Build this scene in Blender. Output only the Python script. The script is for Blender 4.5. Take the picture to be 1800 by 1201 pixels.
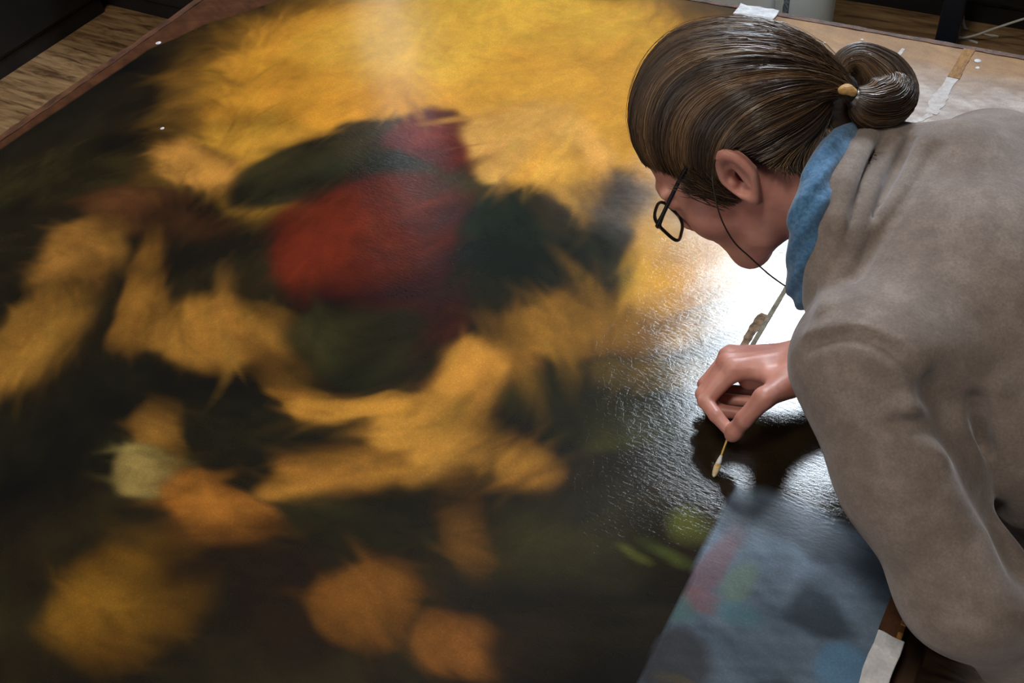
import bpy, bmesh, math, random
import numpy as np
from mathutils import Matrix, Vector

for o in list(bpy.data.objects):
    bpy.data.objects.remove(o, do_unlink=True)
scene = bpy.context.scene
COL = scene.collection
random.seed(7)
RNG = np.random.default_rng(7)
PZ = 0.80                                   # height of the painted face above the floor

# ------------------------------------------------------------------ camera
# columns: camera right, camera up, camera back, in world axes
CR = np.array([[0.861957, -0.305324, 0.404730],
               [0.497704, 0.661628, -0.560838],
               [-0.096544, 0.684854, 0.722256]])
CAM = np.array([0.0, 0.0, PZ + 1.0167])
cam_data = bpy.data.cameras.new('camera')
cam_data.lens = 35.0
cam_data.sensor_width = 36.0
cam_data.clip_start = 0.05
cam = bpy.data.objects.new('camera', cam_data)
COL.objects.link(cam)
M = Matrix([list(CR[i]) + [CAM[i]] for i in range(3)] + [[0, 0, 0, 1]])
cam.matrix_world = M
scene.camera = cam

# ------------------------------------------------------------------ world, exposure
w = bpy.data.worlds.new('studio_world')
scene.world = w
w.use_nodes = True
bg = w.node_tree.nodes['Background']
bg.inputs[0].default_value = (0.75, 0.85, 1.0, 1)
bg.inputs[1].default_value = 0.4
vs = scene.view_settings
vs.view_transform = 'Standard'
vs.look = 'None'
vs.gamma = 1.0
vs.use_curve_mapping = False
vs.exposure = 0.0
WIN_BACK = 54.0            # brightness of the daylight panes
WIN_SLOT = 3.0
FILL_FRONT = 2.3  # strength of the fill window added behind the camera
FILL_LAMP = 38.0                # strength of the added ceiling fill panel

# ------------------------------------------------------------------ helpers
def srgb(c, a=1.0):
    r = [((v / 255.0) / 12.92 if v / 255.0 <= 0.04045 else ((v / 255.0 + 0.055) / 1.055) ** 2.4) for v in c[:3]]
    return (r[0], r[1], r[2], a)

def tag(o, label=None, cat=None, group=None, kind=None):
    if label: o['label'] = label
    if cat: o['category'] = cat
    if group: o['group'] = group
    if kind: o['kind'] = kind
    return o

def empty(name, loc):
    o = bpy.data.objects.new(name, None)
    o.empty_display_size = 0.05
    o.location = loc
    COL.objects.link(o)
    return o

def world_origin(o):
    v = Vector((0, 0, 0))
    while o is not None:
        v += o.location
        o = o.parent
    return v

def link(name, me, mat, parent=None, smooth=False):
    """links a mesh given in world coordinates under a parent Empty or mesh"""
    o = bpy.data.objects.new(name, me)
    COL.objects.link(o)
    if mat is not None:
        me.materials.append(mat)
    if parent is not None:
        org = world_origin(parent)
        me.transform(Matrix.Translation(-org))
        o.parent = parent
    if smooth:
        me.polygons.foreach_set('use_smooth', [True] * len(me.polygons))
    me.update()
    return o

def mesh_np(name, verts, faces):
    me = bpy.data.meshes.new(name)
    verts = np.asarray(verts, dtype=np.float32)
    faces = np.asarray(faces, dtype=np.int32)
    n, k = faces.shape
    me.vertices.add(len(verts))
    me.vertices.foreach_set('co', verts.ravel())
    me.loops.add(n * k)
    me.loops.foreach_set('vertex_index', faces.ravel())
    me.polygons.add(n)
    me.polygons.foreach_set('loop_start', np.arange(0, n * k, k, dtype=np.int32))
    me.polygons.foreach_set('loop_total', np.full(n, k, dtype=np.int32))
    me.update(calc_edges=True)
    return me

class MB:
    """collects simple solids into one mesh"""
    def __init__(self): self.bm = bmesh.new()
    def box(self, x0, x1, y0, y1, z0, z1, bevel=0.0, seg=2):
        r = bmesh.ops.create_cube(self.bm, size=1.0)
        vs_ = r['verts']
        for v in vs_:
            v.co = Vector(((x0 + x1) / 2 + v.co.x * (x1 - x0), (y0 + y1) / 2 + v.co.y * (y1 - y0), (z0 + z1) / 2 + v.co.z * (z1 - z0)))
        if bevel > 0:
            es = list({e for v in vs_ for e in v.link_edges})
            bmesh.ops.bevel(self.bm, geom=es, offset=bevel, segments=seg, affect='EDGES', profile=0.5)
        return self
    def lathe(self, prof, c=(0, 0, 0), n=32, axis=None):
        c = Vector(c)
        rot = Matrix.Identity(3)
        if axis is not None:
            rot = Vector((0, 0, 1)).rotation_difference(Vector(axis).normalized()).to_matrix()
        rings = []
        for r, z in prof:
            rings.append([self.bm.verts.new(c + rot @ Vector((r * math.cos(2 * math.pi * i / n), r * math.sin(2 * math.pi * i / n), z))) for i in range(n)])
        for a, b in zip(rings[:-1], rings[1:]):
            for i in range(n):
                self.bm.faces.new((a[i], a[(i + 1) % n], b[(i + 1) % n], b[i]))
        self.bm.faces.new(list(reversed(rings[0])))
        self.bm.faces.new(rings[-1])
        return self
    def tube(self, pts, rad, n=8, closed=False):
        pts = [Vector(p) for p in pts]
        m = len(pts)
        rads = rad if isinstance(rad, (list, tuple)) else [rad] * m
        rings = []
        up = None
        for i, p in enumerate(pts):
            if closed: t = pts[(i + 1) % m] - pts[i - 1]
            else: t = pts[min(i + 1, m - 1)] - pts[max(i - 1, 0)]
            t.normalize()
            if up is None:
                up = t.orthogonal().normalized()
            up = (up - t * up.dot(t)).normalized()
            s = t.cross(up)
            rings.append([self.bm.verts.new(p + (up * math.cos(2 * math.pi * k / n) + s * math.sin(2 * math.pi * k / n)) * rads[i]) for k in range(n)])
        rng = range(m if closed else m - 1)
        for i in rng:
            a, b = rings[i], rings[(i + 1) % m]
            for k in range(n):
                self.bm.faces.new((a[k], a[(k + 1) % n], b[(k + 1) % n], b[k]))
        if not closed:
            self.bm.faces.new(list(reversed(rings[0])))
            self.bm.faces.new(rings[-1])
        return self
    def build(self, name, mat, parent=None, smooth=False):
        bmesh.ops.recalc_face_normals(self.bm, faces=self.bm.faces)
        me = bpy.data.meshes.new(name)
        self.bm.to_mesh(me)
        self.bm.free()
        return link(name, me, mat, parent, smooth)

def smooth_pts(pts, per=8):
    """Catmull-Rom through the given points"""
    p = [np.asarray(q, float) for q in pts]
    p = [2 * p[0] - p[1]] + p + [2 * p[-1] - p[-2]]
    out = []
    for i in range(1, len(p) - 2):
        for k in range(per):
            t = k / per
            a, b, c_, d = p[i - 1], p[i], p[i + 1], p[i + 2]
            out.append(0.5 * ((2 * b) + (-a + c_) * t + (2 * a - 5 * b + 4 * c_ - d) * t * t + (-a + 3 * b - 3 * c_ + d) * t ** 3))
    out.append(p[-2])
    return [tuple(q) for q in out]

# ------------------------------------------------------------------ materials
def nodes_of(name):
    m = bpy.data.materials.new(name)
    m.use_nodes = True
    nt = m.node_tree
    return m, nt, nt.nodes['Principled BSDF']

def noise(nt, scale, detail=4, rough=0.5, vec=None, dist=0.0):
    n = nt.nodes.new('ShaderNodeTexNoise')
    n.inputs['Scale'].default_value = scale
    n.inputs['Detail'].default_value = detail
    n.inputs['Roughness'].default_value = rough
    n.inputs['Distortion'].default_value = dist
    if vec is not None: nt.links.new(vec, n.inputs['Vector'])
    return n

def ramp(nt, src, stops):
    r = nt.nodes.new('ShaderNodeValToRGB')
    el = r.color_ramp.elements
    while len(el) < len(stops): el.new(0.5)
    for e, (p, c) in zip(el, stops):
        e.position = p
        e.color = c
    nt.links.new(src, r.inputs[0])
    return r

def coords(nt, scale=(1, 1, 1), rot=(0, 0, 0), kind='Object'):
    tc = nt.nodes.new('ShaderNodeTexCoord')
    mp = nt.nodes.new('ShaderNodeMapping')
    mp.inputs['Scale'].default_value = scale
    mp.inputs['Rotation'].default_value = rot
    nt.links.new(tc.outputs[kind], mp.inputs[0])
    return mp.outputs[0]

def bump(nt, src, strength, dist, normal=None):
    b = nt.nodes.new('ShaderNodeBump')
    b.inputs['Strength'].default_value = strength
    b.inputs['Distance'].default_value = dist
    nt.links.new(src, b.inputs['Height'])
    if normal is not None: nt.links.new(normal, b.inputs['Normal'])
    return b.outputs[0]

def mat(name, c1, c2=None, scale=8.0, rough=0.6, bump_s=0.0, bump_scale=60.0, bump_d=0.002, stretch=(1, 1, 1), metal=0.0, spec=0.5, detail=4, lo=0.35, hi=0.65, sss=0.0, sheen=0.0):
    m, nt, b = nodes_of(name)
    c2 = c2 or c1
    v = coords(nt, stretch)
    n = noise(nt, scale, detail, 0.6, v)
    r = ramp(nt, n.outputs['Fac'], [(lo, srgb(c1)), (hi, srgb(c2))])
    nt.links.new(r.outputs[0], b.inputs['Base Color'])
    b.inputs['Roughness'].default_value = rough
    b.inputs['Metallic'].default_value = metal
    b.inputs['Specular IOR Level'].default_value = spec
    if sss > 0:
        b.inputs['Subsurface Weight'].default_value = sss
        b.inputs['Subsurface Radius'].default_value = (0.6, 0.25, 0.15)
        b.inputs['Subsurface Scale'].default_value = 0.008
    if sheen > 0:
        b.inputs['Sheen Weight'].default_value = sheen
        b.inputs['Sheen Roughness'].default_value = 0.5
    if bump_s > 0:
        n2 = noise(nt, bump_scale, 5, 0.6, v)
        nt.links.new(bump(nt, n2.outputs['Fac'], bump_s, bump_d), b.inputs['Normal'])
    return m

def emit(name, col, strength):
    m = bpy.data.materials.new(name)
    m.use_nodes = True
    nt = m.node_tree
    nt.nodes.clear()
    e = nt.nodes.new('ShaderNodeEmission')
    e.inputs[0].default_value = col
    e.inputs[1].default_value = strength
    o = nt.nodes.new('ShaderNodeOutputMaterial')
    nt.links.new(e.outputs[0], o.inputs[0])
    return m

# ------------------------------------------------------------------ distance-field modelling
def V3(*a): return np.array(a, dtype=np.float64)

def sd_cone(p, a, b, ra, rb):
    a = np.asarray(a, float); b = np.asarray(b, float)
    ab = b - a
    t = np.clip(((p - a) @ ab) / (ab @ ab), 0, 1)
    return np.linalg.norm(p - (a + t[:, None] * ab), axis=1) - (ra + (rb - ra) * t)

def sd_ell(p, c, r, fr=None):
    q = p - np.asarray(c, float)
    if fr is not None: q = q @ fr
    r = np.asarray(r, float)
    k0 = np.linalg.norm(q / r, axis=1)
    k1 = np.linalg.norm(q / (r * r), axis=1) + 1e-9
    return k0 * (k0 - 1.0) / k1

def smin(a, b, k):
    h = np.clip(0.5 + 0.5 * (b - a) / k, 0, 1)
    return b + (a - b) * h - k * h * (1 - h)

def smax(a, b, k): return -smin(-a, -b, k)

def chain(p, pts, rads, k=None):
    d = None
    for i in range(len(pts) - 1):
        e = sd_cone(p, pts[i], pts[i + 1], rads[i], rads[i + 1])
        d = e if d is None else (np.minimum(d, e) if k is None else smin(d, e, k))
    return d

def surface(fn, lo, hi, vox, bs=20, margin=1.6):
    """naive surface nets, evaluated only in blocks near the surface"""
    lo = np.asarray(lo, float); hi = np.asarray(hi, float)
    nb = np.ceil((hi - lo) / (vox * bs)).astype(int)
    dims = nb * bs + 2
    bi = np.stack(np.meshgrid(*[np.arange(n) for n in nb], indexing='ij'), -1).reshape(-1, 3)
    cen = lo + (bi + 0.5) * bs * vox
    dd = fn(cen)
    act = bi[np.abs(dd) < margin * 0.5 * math.sqrt(3) * bs * vox + vox * 2]
    g = np.stack(np.meshgrid(*[np.arange(bs + 1)] * 3, indexing='ij'), -1).reshape(-1, 3)
    ids, vv, quads = [], [], []
    sx, sy = dims[1] * dims[2], dims[2]
    corner = [(i, j, k) for i in (0, 1) for j in (0, 1) for k in (0, 1)]
    edges = [(a, b) for a in range(8) for b in range(a + 1, 8) if sum(abs(corner[a][q] - corner[b][q]) for q in range(3)) == 1]
    for b0 in act:
        base = b0 * bs
        P = lo + (base + g) * vox
        f = fn(P).reshape(bs + 1, bs + 1, bs + 1)
        if f.min() > 0 or f.max() < 0: continue
        cs = [f[c_[0]:bs + c_[0], c_[1]:bs + c_[1], c_[2]:bs + c_[2]] for c_ in corner]
        neg = sum((c_ < 0).astype(np.int8) for c_ in cs)
        mk = (neg > 0) & (neg < 8)
        if not mk.any(): continue
        cell = np.argwhere(mk)
        cv = np.stack([c_[mk] for c_ in cs], 1)
        acc = np.zeros((len(cell), 3)); cnt = np.zeros(len(cell))
        for a, b in edges:
            fa, fb = cv[:, a], cv[:, b]
            x = (fa < 0) != (fb < 0)
            t = np.where(x, fa / np.where(x, fa - fb, 1), 0)
            ca = np.array(corner[a]); cb = np.array(corner[b])
            acc += np.where(x[:, None], ca + t[:, None] * (cb - ca), 0)
            cnt += x
        gc = cell + base
        vv.append(lo + (gc + acc / cnt[:, None]) * vox)
        ids.append((gc[:, 0] + 1) * sx + (gc[:, 1] + 1) * sy + gc[:, 2] + 1)
        for ax in range(3):
            d0 = [0, 0, 0]; d0[ax] = 1
            f0 = f[:bs, :bs, :bs]
            f1 = f[d0[0]:bs + d0[0], d0[1]:bs + d0[1], d0[2]:bs + d0[2]]
            x = (f0 < 0) != (f1 < 0)
            e = np.argwhere(x)
            if not len(e): continue
            flip = (f0[x] < 0)
            ge = e + base
            u, v = (ax + 1) % 3, (ax + 2) % 3
            du = np.zeros(3, int); du[u] = 1
            dv = np.zeros(3, int); dv[v] = 1
            def gid(q): return (q[:, 0] + 1) * sx + (q[:, 1] + 1) * sy + q[:, 2] + 1
            A, B, C_, D = gid(ge - du - dv), gid(ge - dv), gid(ge), gid(ge - du)
            q = np.stack([A, B, C_, D], 1)
            q[~flip] = q[~flip][:, ::-1]
            quads.append(q)
    ids = np.concatenate(ids); vv = np.concatenate(vv); quads = np.concatenate(quads)
    o = np.argsort(ids)
    ids, vv = ids[o], vv[o]
    ix = np.searchsorted(ids, quads)
    ix = np.clip(ix, 0, len(ids) - 1)
    ok = (ids[ix] == quads).all(1)
    return vv, ix[ok]

def join_np(parts):
    vs_, fs, off = [], [], 0
    for v, f in parts:
        vs_.append(v); fs.append(f + off); off += len(v)
    return np.concatenate(vs_), np.concatenate(fs)

def point(px, py, depth):
    """a place in the room, given where and how far off the camera sees it"""
    return CAM + CR @ (np.array([px - 900.0, -(py - 600.5), -1750.0]) * depth / 1750.0)

def up_z(p): return np.asarray(p, float) + np.array([0, 0, PZ])

def lay_on(fn, pix, d0=0.6):
    """follow sight lines to the surface of a distance field"""
    px = np.asarray(pix, float)
    d = np.stack([px[:, 0] - 900.0, -(px[:, 1] - 600.5), np.full(len(px), -1750.0)], 1) @ CR.T
    d /= np.linalg.norm(d, axis=1, keepdims=True)
    t = np.full(len(px), d0)
    for _ in range(60):
        t += fn(CAM + d * t[:, None]) * 0.8
    return CAM + d * t[:, None]

def fbm(p, scale, seed=0, octv=3):
    """cheap smooth pseudo-noise from summed sines"""
    r = np.random.default_rng(seed)
    out = np.zeros(len(p)); a = 1.0; s = scale
    for _ in range(octv):
        for _k in range(4):
            d = r.normal(size=p.shape[1]); d /= np.linalg.norm(d)
            out += a * np.sin(p @ d * s * r.uniform(.7, 1.4) + r.uniform(0, 6.28))
        a *= 0.5; s *= 2.0
    return out / 4.0

# ------------------------------------------------------------------ shared materials
M_wall = mat('plaster_dark', (40, 40, 42), (48, 47, 48), 3, 0.9, 0.1, 40)
M_ceil = mat('ceiling_paint', (60, 60, 62), (66, 66, 66), 3, 0.9)
M_frame = mat('window_paint', (190, 192, 195), (205, 206, 208), 5, 0.5)
M_sky = emit('daylight_back', (0.80, 0.90, 1.0, 1), WIN_BACK)
M_sky2 = emit('daylight_slot', (0.85, 0.90, 1.0, 1), WIN_SLOT)
M_front_fill = emit('front_fill_pane', (1.0, 0.93, 0.86, 1), FILL_FRONT)  # warm fill for the added front window
M_dark = mat('dark_lacquer', (17, 17, 19), (24, 24, 26), 6, 0.5, 0.05, 30)
M_navy = mat('navy_metal', (22, 28, 40), (28, 35, 48), 6, 0.45, spec=0.4)
M_tablewood = mat('table_wood', (52, 34, 20), (82, 54, 30), 7, 0.6, 0.3, 50, stretch=(8, 1, 8))
M_panelwood = mat('panel_wood', (58, 34, 20), (98, 62, 38), 9, 0.55, 0.5, 70, stretch=(6, 1, 6))
M_rim = mat('worn_rim', (56, 30, 18), (104, 66, 40), 24, 0.5, 0.8, 120, stretch=(2, 1, 2))
M_gold = mat('gilt_fleck', (178, 128, 60), (120, 78, 34), 90, 0.45, 0.6, 200)
M_paper = mat('tissue_paper', (196, 198, 204), (232, 232, 234), 60, 0.75, 0.6, 120)
M_white = mat('white_plastic', (222, 228, 230), (230, 234, 236), 4, 0.4)
M_white2 = mat('pale_blue_plastic', (208, 224, 236), (216, 230, 240), 4, 0.35)
M_cable = mat('white_cable', (205, 203, 196), (215, 213, 206), 5, 0.5)

def wood_floor():
    m, nt, b = nodes_of('oak_floor')
    v = coords(nt, (1.0, 7.0, 1.0))
    n1 = noise(nt, 5, 6, 0.65, v, 0.6)
    r = ramp(nt, n1.outputs['Fac'], [(0.36, srgb((88, 62, 38))), (0.52, srgb((150, 116, 78))), (0.7, srgb((178, 146, 104)))])
    nt.links.new(r.outputs[0], b.inputs['Base Color'])
    b.inputs['Roughness'].default_value = 0.55
    n2 = noise(nt, 40, 4, 0.6, v)
    nt.links.new(bump(nt, n2.outputs['Fac'], 0.25, 0.002), b.inputs['Normal'])
    return m
M_floor = wood_floor()

# ------------------------------------------------------------------ the room
X0, X1, Y0, Y1, H = -5.0, 3.4, -3.2, 3.95, 5.3

def wall_with_holes(name, axis, at, thick, a0, a1, holes):
    """a wall built round its window openings; axis 'y' faces along y, 'x' along x"""
    mb = MB()
    def bx(u0, u1, z0, z1):
        if u1 - u0 < 1e-4 or z1 - z0 < 1e-4: return
        if axis == 'y': mb.box(u0, u1, at, at + thick, z0, z1)
        else: mb.box(at, at + thick, u0, u1, z0, z1)
    cur = a0
    for (u0, u1, z0, z1) in sorted(holes):
        bx(cur, u0, 0, H)
        bx(u0, u1, 0, z0)
        bx(u0, u1, z1, H)
        cur = u1
    bx(cur, a1, 0, H)
    return tag(mb.build(name, M_wall), kind='structure')

def window(name, axis, at, thick, hole, glass, bars_u=2, bars_z=3):
    u0, u1, z0, z1 = hole
    mid = at + thick * 0.55
    root = empty(name, ((u0 + u1) / 2, mid, z0) if axis == 'y' else (mid, (u0 + u1) / 2, z0))
    tag(root, kind='structure')
    def part(nm, a, b, c_, d, dep, m):
        mb = MB()
        if axis == 'y': mb.box(a, b, mid - dep, mid + dep, c_, d)
        else: mb.box(mid - dep, mid + dep, a, b, c_, d)
        return mb.build(nm, m, root)
    f = 0.05
    part('window_frame', u0, u0 + f, z0, z1, 0.04, M_frame)
    part('window_frame', u1 - f, u1, z0, z1, 0.04, M_frame)
    part('window_frame', u0 + f, u1 - f, z0, z0 + f, 0.04, M_frame)
    part('window_frame', u0 + f, u1 - f, z1 - f, z1, 0.04, M_frame)
    us = np.linspace(u0 + f, u1 - f, bars_u + 1); zs = np.linspace(z0 + f, z1 - f, bars_z + 1)
    for u in us[1:-1]: part('glazing_bar', u - 0.012, u + 0.012, z0 + f, z1 - f, 0.02, M_frame)
    for i in range(bars_u):
        for k in range(bars_z):
            part('pane', us[i], us[i + 1], zs[k], zs[k + 1], 0.004, glass)
    return root

mb = MB(); mb.box(X0, X1, Y0, Y1, -0.1, 0.0)
tag(mb.build('floor', M_floor), kind='structure')
mb = MB(); mb.box(X0, X1, Y0, Y1, H, H + 0.1)
tag(mb.build('ceiling', M_ceil), kind='structure')
hole_b = (-1.42, -0.30, 3.20, 5.10)
hole_s = (-3.62, -3.28, 2.0, 4.2)
hole_f = (-4.2, -0.9, 1.2, 4.6)
wall_with_holes('wall_back', 'y', Y1, 0.25, X0 - 0.25, X1 + 0.25, [hole_b, hole_s])
wall_with_holes('wall_front', 'y', Y0 - 0.25, 0.25, X0 - 0.25, X1 + 0.25, [hole_f])
wall_with_holes('wall_left', 'x', X0 - 0.25, 0.25, Y0, Y1, [])
wall_with_holes('wall_right', 'x', X1, 0.25, Y0, Y1, [])
window('window_1', 'y', Y1, 0.25, hole_b, M_sky, 1, 1)
window('window_2', 'y', Y1, 0.25, hole_s, M_sky2, 1, 1)
window('added_fill_window', 'y', Y0 - 0.25, 0.25, hole_f, M_front_fill, 4, 2)  # unseen window added behind the camera as soft fill

# unseen ceiling panel, added as overhead fill on the painting
M_fill_lamp = emit('fill_diffuser', (1.0, 0.92, 0.80, 1), FILL_LAMP)
for x_, lb in ((-0.6, 'flat white fill light panel added unseen over the foot of the painting'),):
    lp = tag(empty('ceiling_fill_light', (x_, -0.7, H)), lb, 'added fill light')
    mb = MB(); mb.box(x_ - 0.33, x_ + 0.33, -1.33, -0.07, H - 0.06, H, 0.004, 1); mb.build('housing', M_frame, lp)
    mb = MB(); mb.box(x_ - 0.30, x_ + 0.30, -1.30, -0.10, H - 0.066, H - 0.06); mb.build('diffuser', M_fill_lamp, lp)

# ------------------------------------------------------------------ the painting
PX0, PX1, PY0, PY1 = -1.744, 0.024, -0.98, 1.777
painting = tag(empty('panel_painting', ((PX0 + PX1) / 2, (PY0 + PY1) / 2, PZ - 0.035)),
               'large old wooden panel painting lying flat with golden glow and glossy dark varnish', 'painting')
mb = MB(); mb.box(PX0 + 0.004, PX1 - 0.004, PY0 + 0.004, PY1 - 0.004, PZ - 0.034, PZ - 0.004, 0.002, 1)
mb.build('panel_board', M_panelwood, painting)

# colour fields of the paint: x, y, half-axes, turn, colour, softness (metres on the panel)
FIELDS = [
    (-1.347, 1.231, 0.417, 0.297, -90, (120, 86, 32), 0.8),
    (-0.971, 1.376, 0.547, 0.416, -174, (198, 140, 44), 0.5),
    (-1.037, 1.507, 0.355, 0.218, -166, (222, 176, 68), 0.9),
    (-0.766, 1.335, 0.265, 0.237, 151, (210, 156, 58), 0.7),
    (-0.462, 1.034, 0.169, 0.135, 172, (208, 156, 54), 0.5),
    (-1.161, 0.97, 0.194, 0.117, 140, (170, 126, 42), 0.7),
    (-0.503, 0.87, 0.115, 0.068, -139, (150, 108, 38), 0.8),
    (-1.637, 0.968, 0.285, 0.164, -76, (30, 26, 14), 0.6),
    (-1.523, 0.819, 0.179, 0.115, -136, (58, 50, 22), 0.8),
    (-1.259, 0.929, 0.143, 0.081, 171, (165, 118, 52), 0.6),
    (-1.282, 0.767, 0.197, 0.053, -172, (84, 52, 26), 0.6),
    (-1.334, 0.635, 0.098, 0.094, -164, (150, 106, 44), 0.6),
    (-1.241, 0.493, 0.098, 0.088, 154, (150, 108, 42), 0.6),
    (-1.143, 0.633, 0.131, 0.046, 132, (146, 102, 38), 0.6),
    (-1.056, 1.032, 0.198, 0.098, -111, (34, 44, 28), 0.5),
    (-0.784, 1.029, 0.255, 0.214, 179, (38, 44, 26), 0.5),
    (-0.923, 1.159, 0.129, 0.082, 170, (118, 34, 18), 0.5),
    (-0.773, 1.202, 0.152, 0.117, 130, (205, 158, 80), 0.6),
    (-0.686, 1.103, 0.135, 0.056, 120, (196, 148, 62), 0.6),
    (-0.883, 0.878, 0.174, 0.15, 118, (106, 36, 15), 0.45),
    (-0.731, 0.766, 0.104, 0.069, -164, (76, 30, 16), 0.7),
    (-0.689, 0.978, 0.125, 0.098, 131, (30, 42, 30), 0.5),
    (-0.541, 1, 0.078, 0.06, 121, (30, 44, 34), 0.5),
    (-0.929, 0.624, 0.159, 0.064, -169, (160, 114, 44), 0.6),
    (-0.924, 0.461, 0.348, 0.109, -157, (32, 30, 14), 0.7),
    (-0.772, 0.709, 0.104, 0.067, -164, (58, 58, 28), 0.7),
    (-0.766, 0.592, 0.074, 0.036, 176, (164, 116, 42), 0.6),
    (-0.57, 0.742, 0.073, 0.063, -173, (176, 124, 48), 0.6),
    (-0.563, 0.613, 0.103, 0.091, 172, (188, 136, 54), 0.55),
    (-0.679, 0.634, 0.087, 0.031, -152, (170, 122, 46), 0.6),
    (-0.654, 0.507, 0.088, 0.046, -144, (160, 112, 42), 0.6),
    (-0.435, 0.644, 0.067, 0.047, 152, (172, 122, 46), 0.6),
    (-0.419, 0.757, 0.122, 0.049, -162, (64, 62, 24), 0.8),
    (-0.366, 0.86, 0.101, 0.042, -147, (118, 96, 34), 0.7),
    (-0.566, 0.473, 0.137, 0.066, -156, (50, 46, 20), 0.7),
    (-0.329, 0.564, 0.108, 0.095, -155, (50, 46, 18), 0.8),
    (-0.471, 0.52, 0.092, 0.042, 130, (112, 76, 26), 0.7),
    (-0.903, 0.439, 0.071, 0.047, 142, (140, 100, 40), 0.6),
    (-0.88, 0.367, 0.063, 0.05, 170, (148, 128, 72), 0.6),
    (-0.75, 0.382, 0.102, 0.06, -169, (156, 100, 36), 0.5),
    (-0.789, 0.204, 0.128, 0.089, -141, (112, 78, 20), 0.6),
    (-0.589, 0.299, 0.091, 0.069, 149, (40, 26, 10), 0.8),
    (-0.51, 0.347, 0.067, 0.057, 153, (122, 78, 26), 0.6),
    (-0.371, 0.357, 0.075, 0.039, -154, (126, 80, 30), 0.7),
    (-0.286, 0.423, 0.08, 0.075, 121, (36, 28, 12), 0.9),
]

def paint_material():
    m, nt, b = nodes_of('varnished_paint')
    at = nt.nodes.new('ShaderNodeVertexColor'); at.layer_name = 'paint'
    gl = nt.nodes.new('ShaderNodeAttribute'); gl.attribute_name = 'dull'
    v = coords(nt, (1, 1, 1))
    # brushwork: broken colour that stays with the paint
    n1 = noise(nt, 16, 8, 0.68, v, 0.3)
    r1 = ramp(nt, n1.outputs['Fac'], [(0.3, (0.72, 0.70, 0.66, 1)), (0.7, (1.22, 1.2, 1.14, 1))])
    mx = nt.nodes.new('ShaderNodeMix'); mx.data_type = 'RGBA'; mx.blend_type = 'MULTIPLY'
    mx.inputs['Factor'].default_value = 0.85
    nt.links.new(at.outputs['Color'], mx.inputs['A']); nt.links.new(r1.outputs[0], mx.inputs['B'])
    # fine age speckle
    n3 = noise(nt, 420, 2, 0.5, v)
    r3 = ramp(nt, n3.outputs['Fac'], [(0.3, (0.8, 0.8, 0.8, 1)), (0.62, (1, 1, 1, 1)), (0.76, (1.35, 1.3, 1.2, 1))])
    mx2 = nt.nodes.new('ShaderNodeMix'); mx2.data_type = 'RGBA'; mx2.blend_type = 'MULTIPLY'
    mx2.inputs['Factor'].default_value = 0.7
    nt.links.new(mx.outputs['Result'], mx2.inputs['A']); nt.links.new(r3.outputs[0], mx2.inputs['B'])
    nt.links.new(mx2.outputs['Result'], b.inputs['Base Color'])
    b.inputs['Specular IOR Level'].default_value = 0.08
    b.inputs['Roughness'].default_value = 0.6
    # relief: horizontal brush strokes, crackle, and slack canvas-like waviness
    vs_ = coords(nt, (1.0, 3.2, 1.0), (0, 0, 0.12))
    n2 = noise(nt, 95, 5, 0.65, vs_, 0.4)
    vo = nt.nodes.new('ShaderNodeTexVoronoi'); vo.feature = 'DISTANCE_TO_EDGE'
    vo.inputs['Scale'].default_value = 55
    nw = noise(nt, 12, 3, 0.5, v)
    mv = nt.nodes.new('ShaderNodeMix'); mv.data_type = 'VECTOR'; mv.inputs['Factor'].default_value = 0.12
    nt.links.new(v, mv.inputs['A']); nt.links.new(nw.outputs['Color'], mv.inputs['B'])
    nt.links.new(mv.outputs['Result'], vo.inputs['Vector'])
    rc = ramp(nt, vo.outputs['Distance'], [(0.0, (0, 0, 0, 1)), (0.03, (1, 1, 1, 1))])
    b1 = bump(nt, n2.outputs['Fac'], 0.22, 0.0010)
    b2 = bump(nt, rc.outputs[0], 0.08, 0.0003, b1)
    n4 = noise(nt, 9, 3, 0.5, v)
    b3 = bump(nt, n4.outputs['Fac'], 0.15, 0.004, b2)
    nt.links.new(b3, b.inputs['Normal'])
    nt.links.new(b3, b.inputs['Coat Normal'])
    # varnish film, dull where it has been taken off
    cw = nt.nodes.new('ShaderNodeMapRange')
    cw.inputs['From Min'].default_value = 0; cw.inputs['From Max'].default_value = 1
    cw.inputs['To Min'].default_value = 0.9; cw.inputs['To Max'].default_value = 0.35
    nt.links.new(gl.outputs['Fac'], cw.inputs['Value']); nt.links.new(cw.outputs[0], b.inputs['Coat Weight'])
    cr = nt.nodes.new('ShaderNodeMapRange')
    cr.inputs['To Min'].default_value = 0.05; cr.inputs['To Max'].default_value = 0.45
    nt.links.new(gl.outputs['Fac'], cr.inputs['Value']); nt.links.new(cr.outputs[0], b.inputs['Coat Roughness'])
    return m

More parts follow.
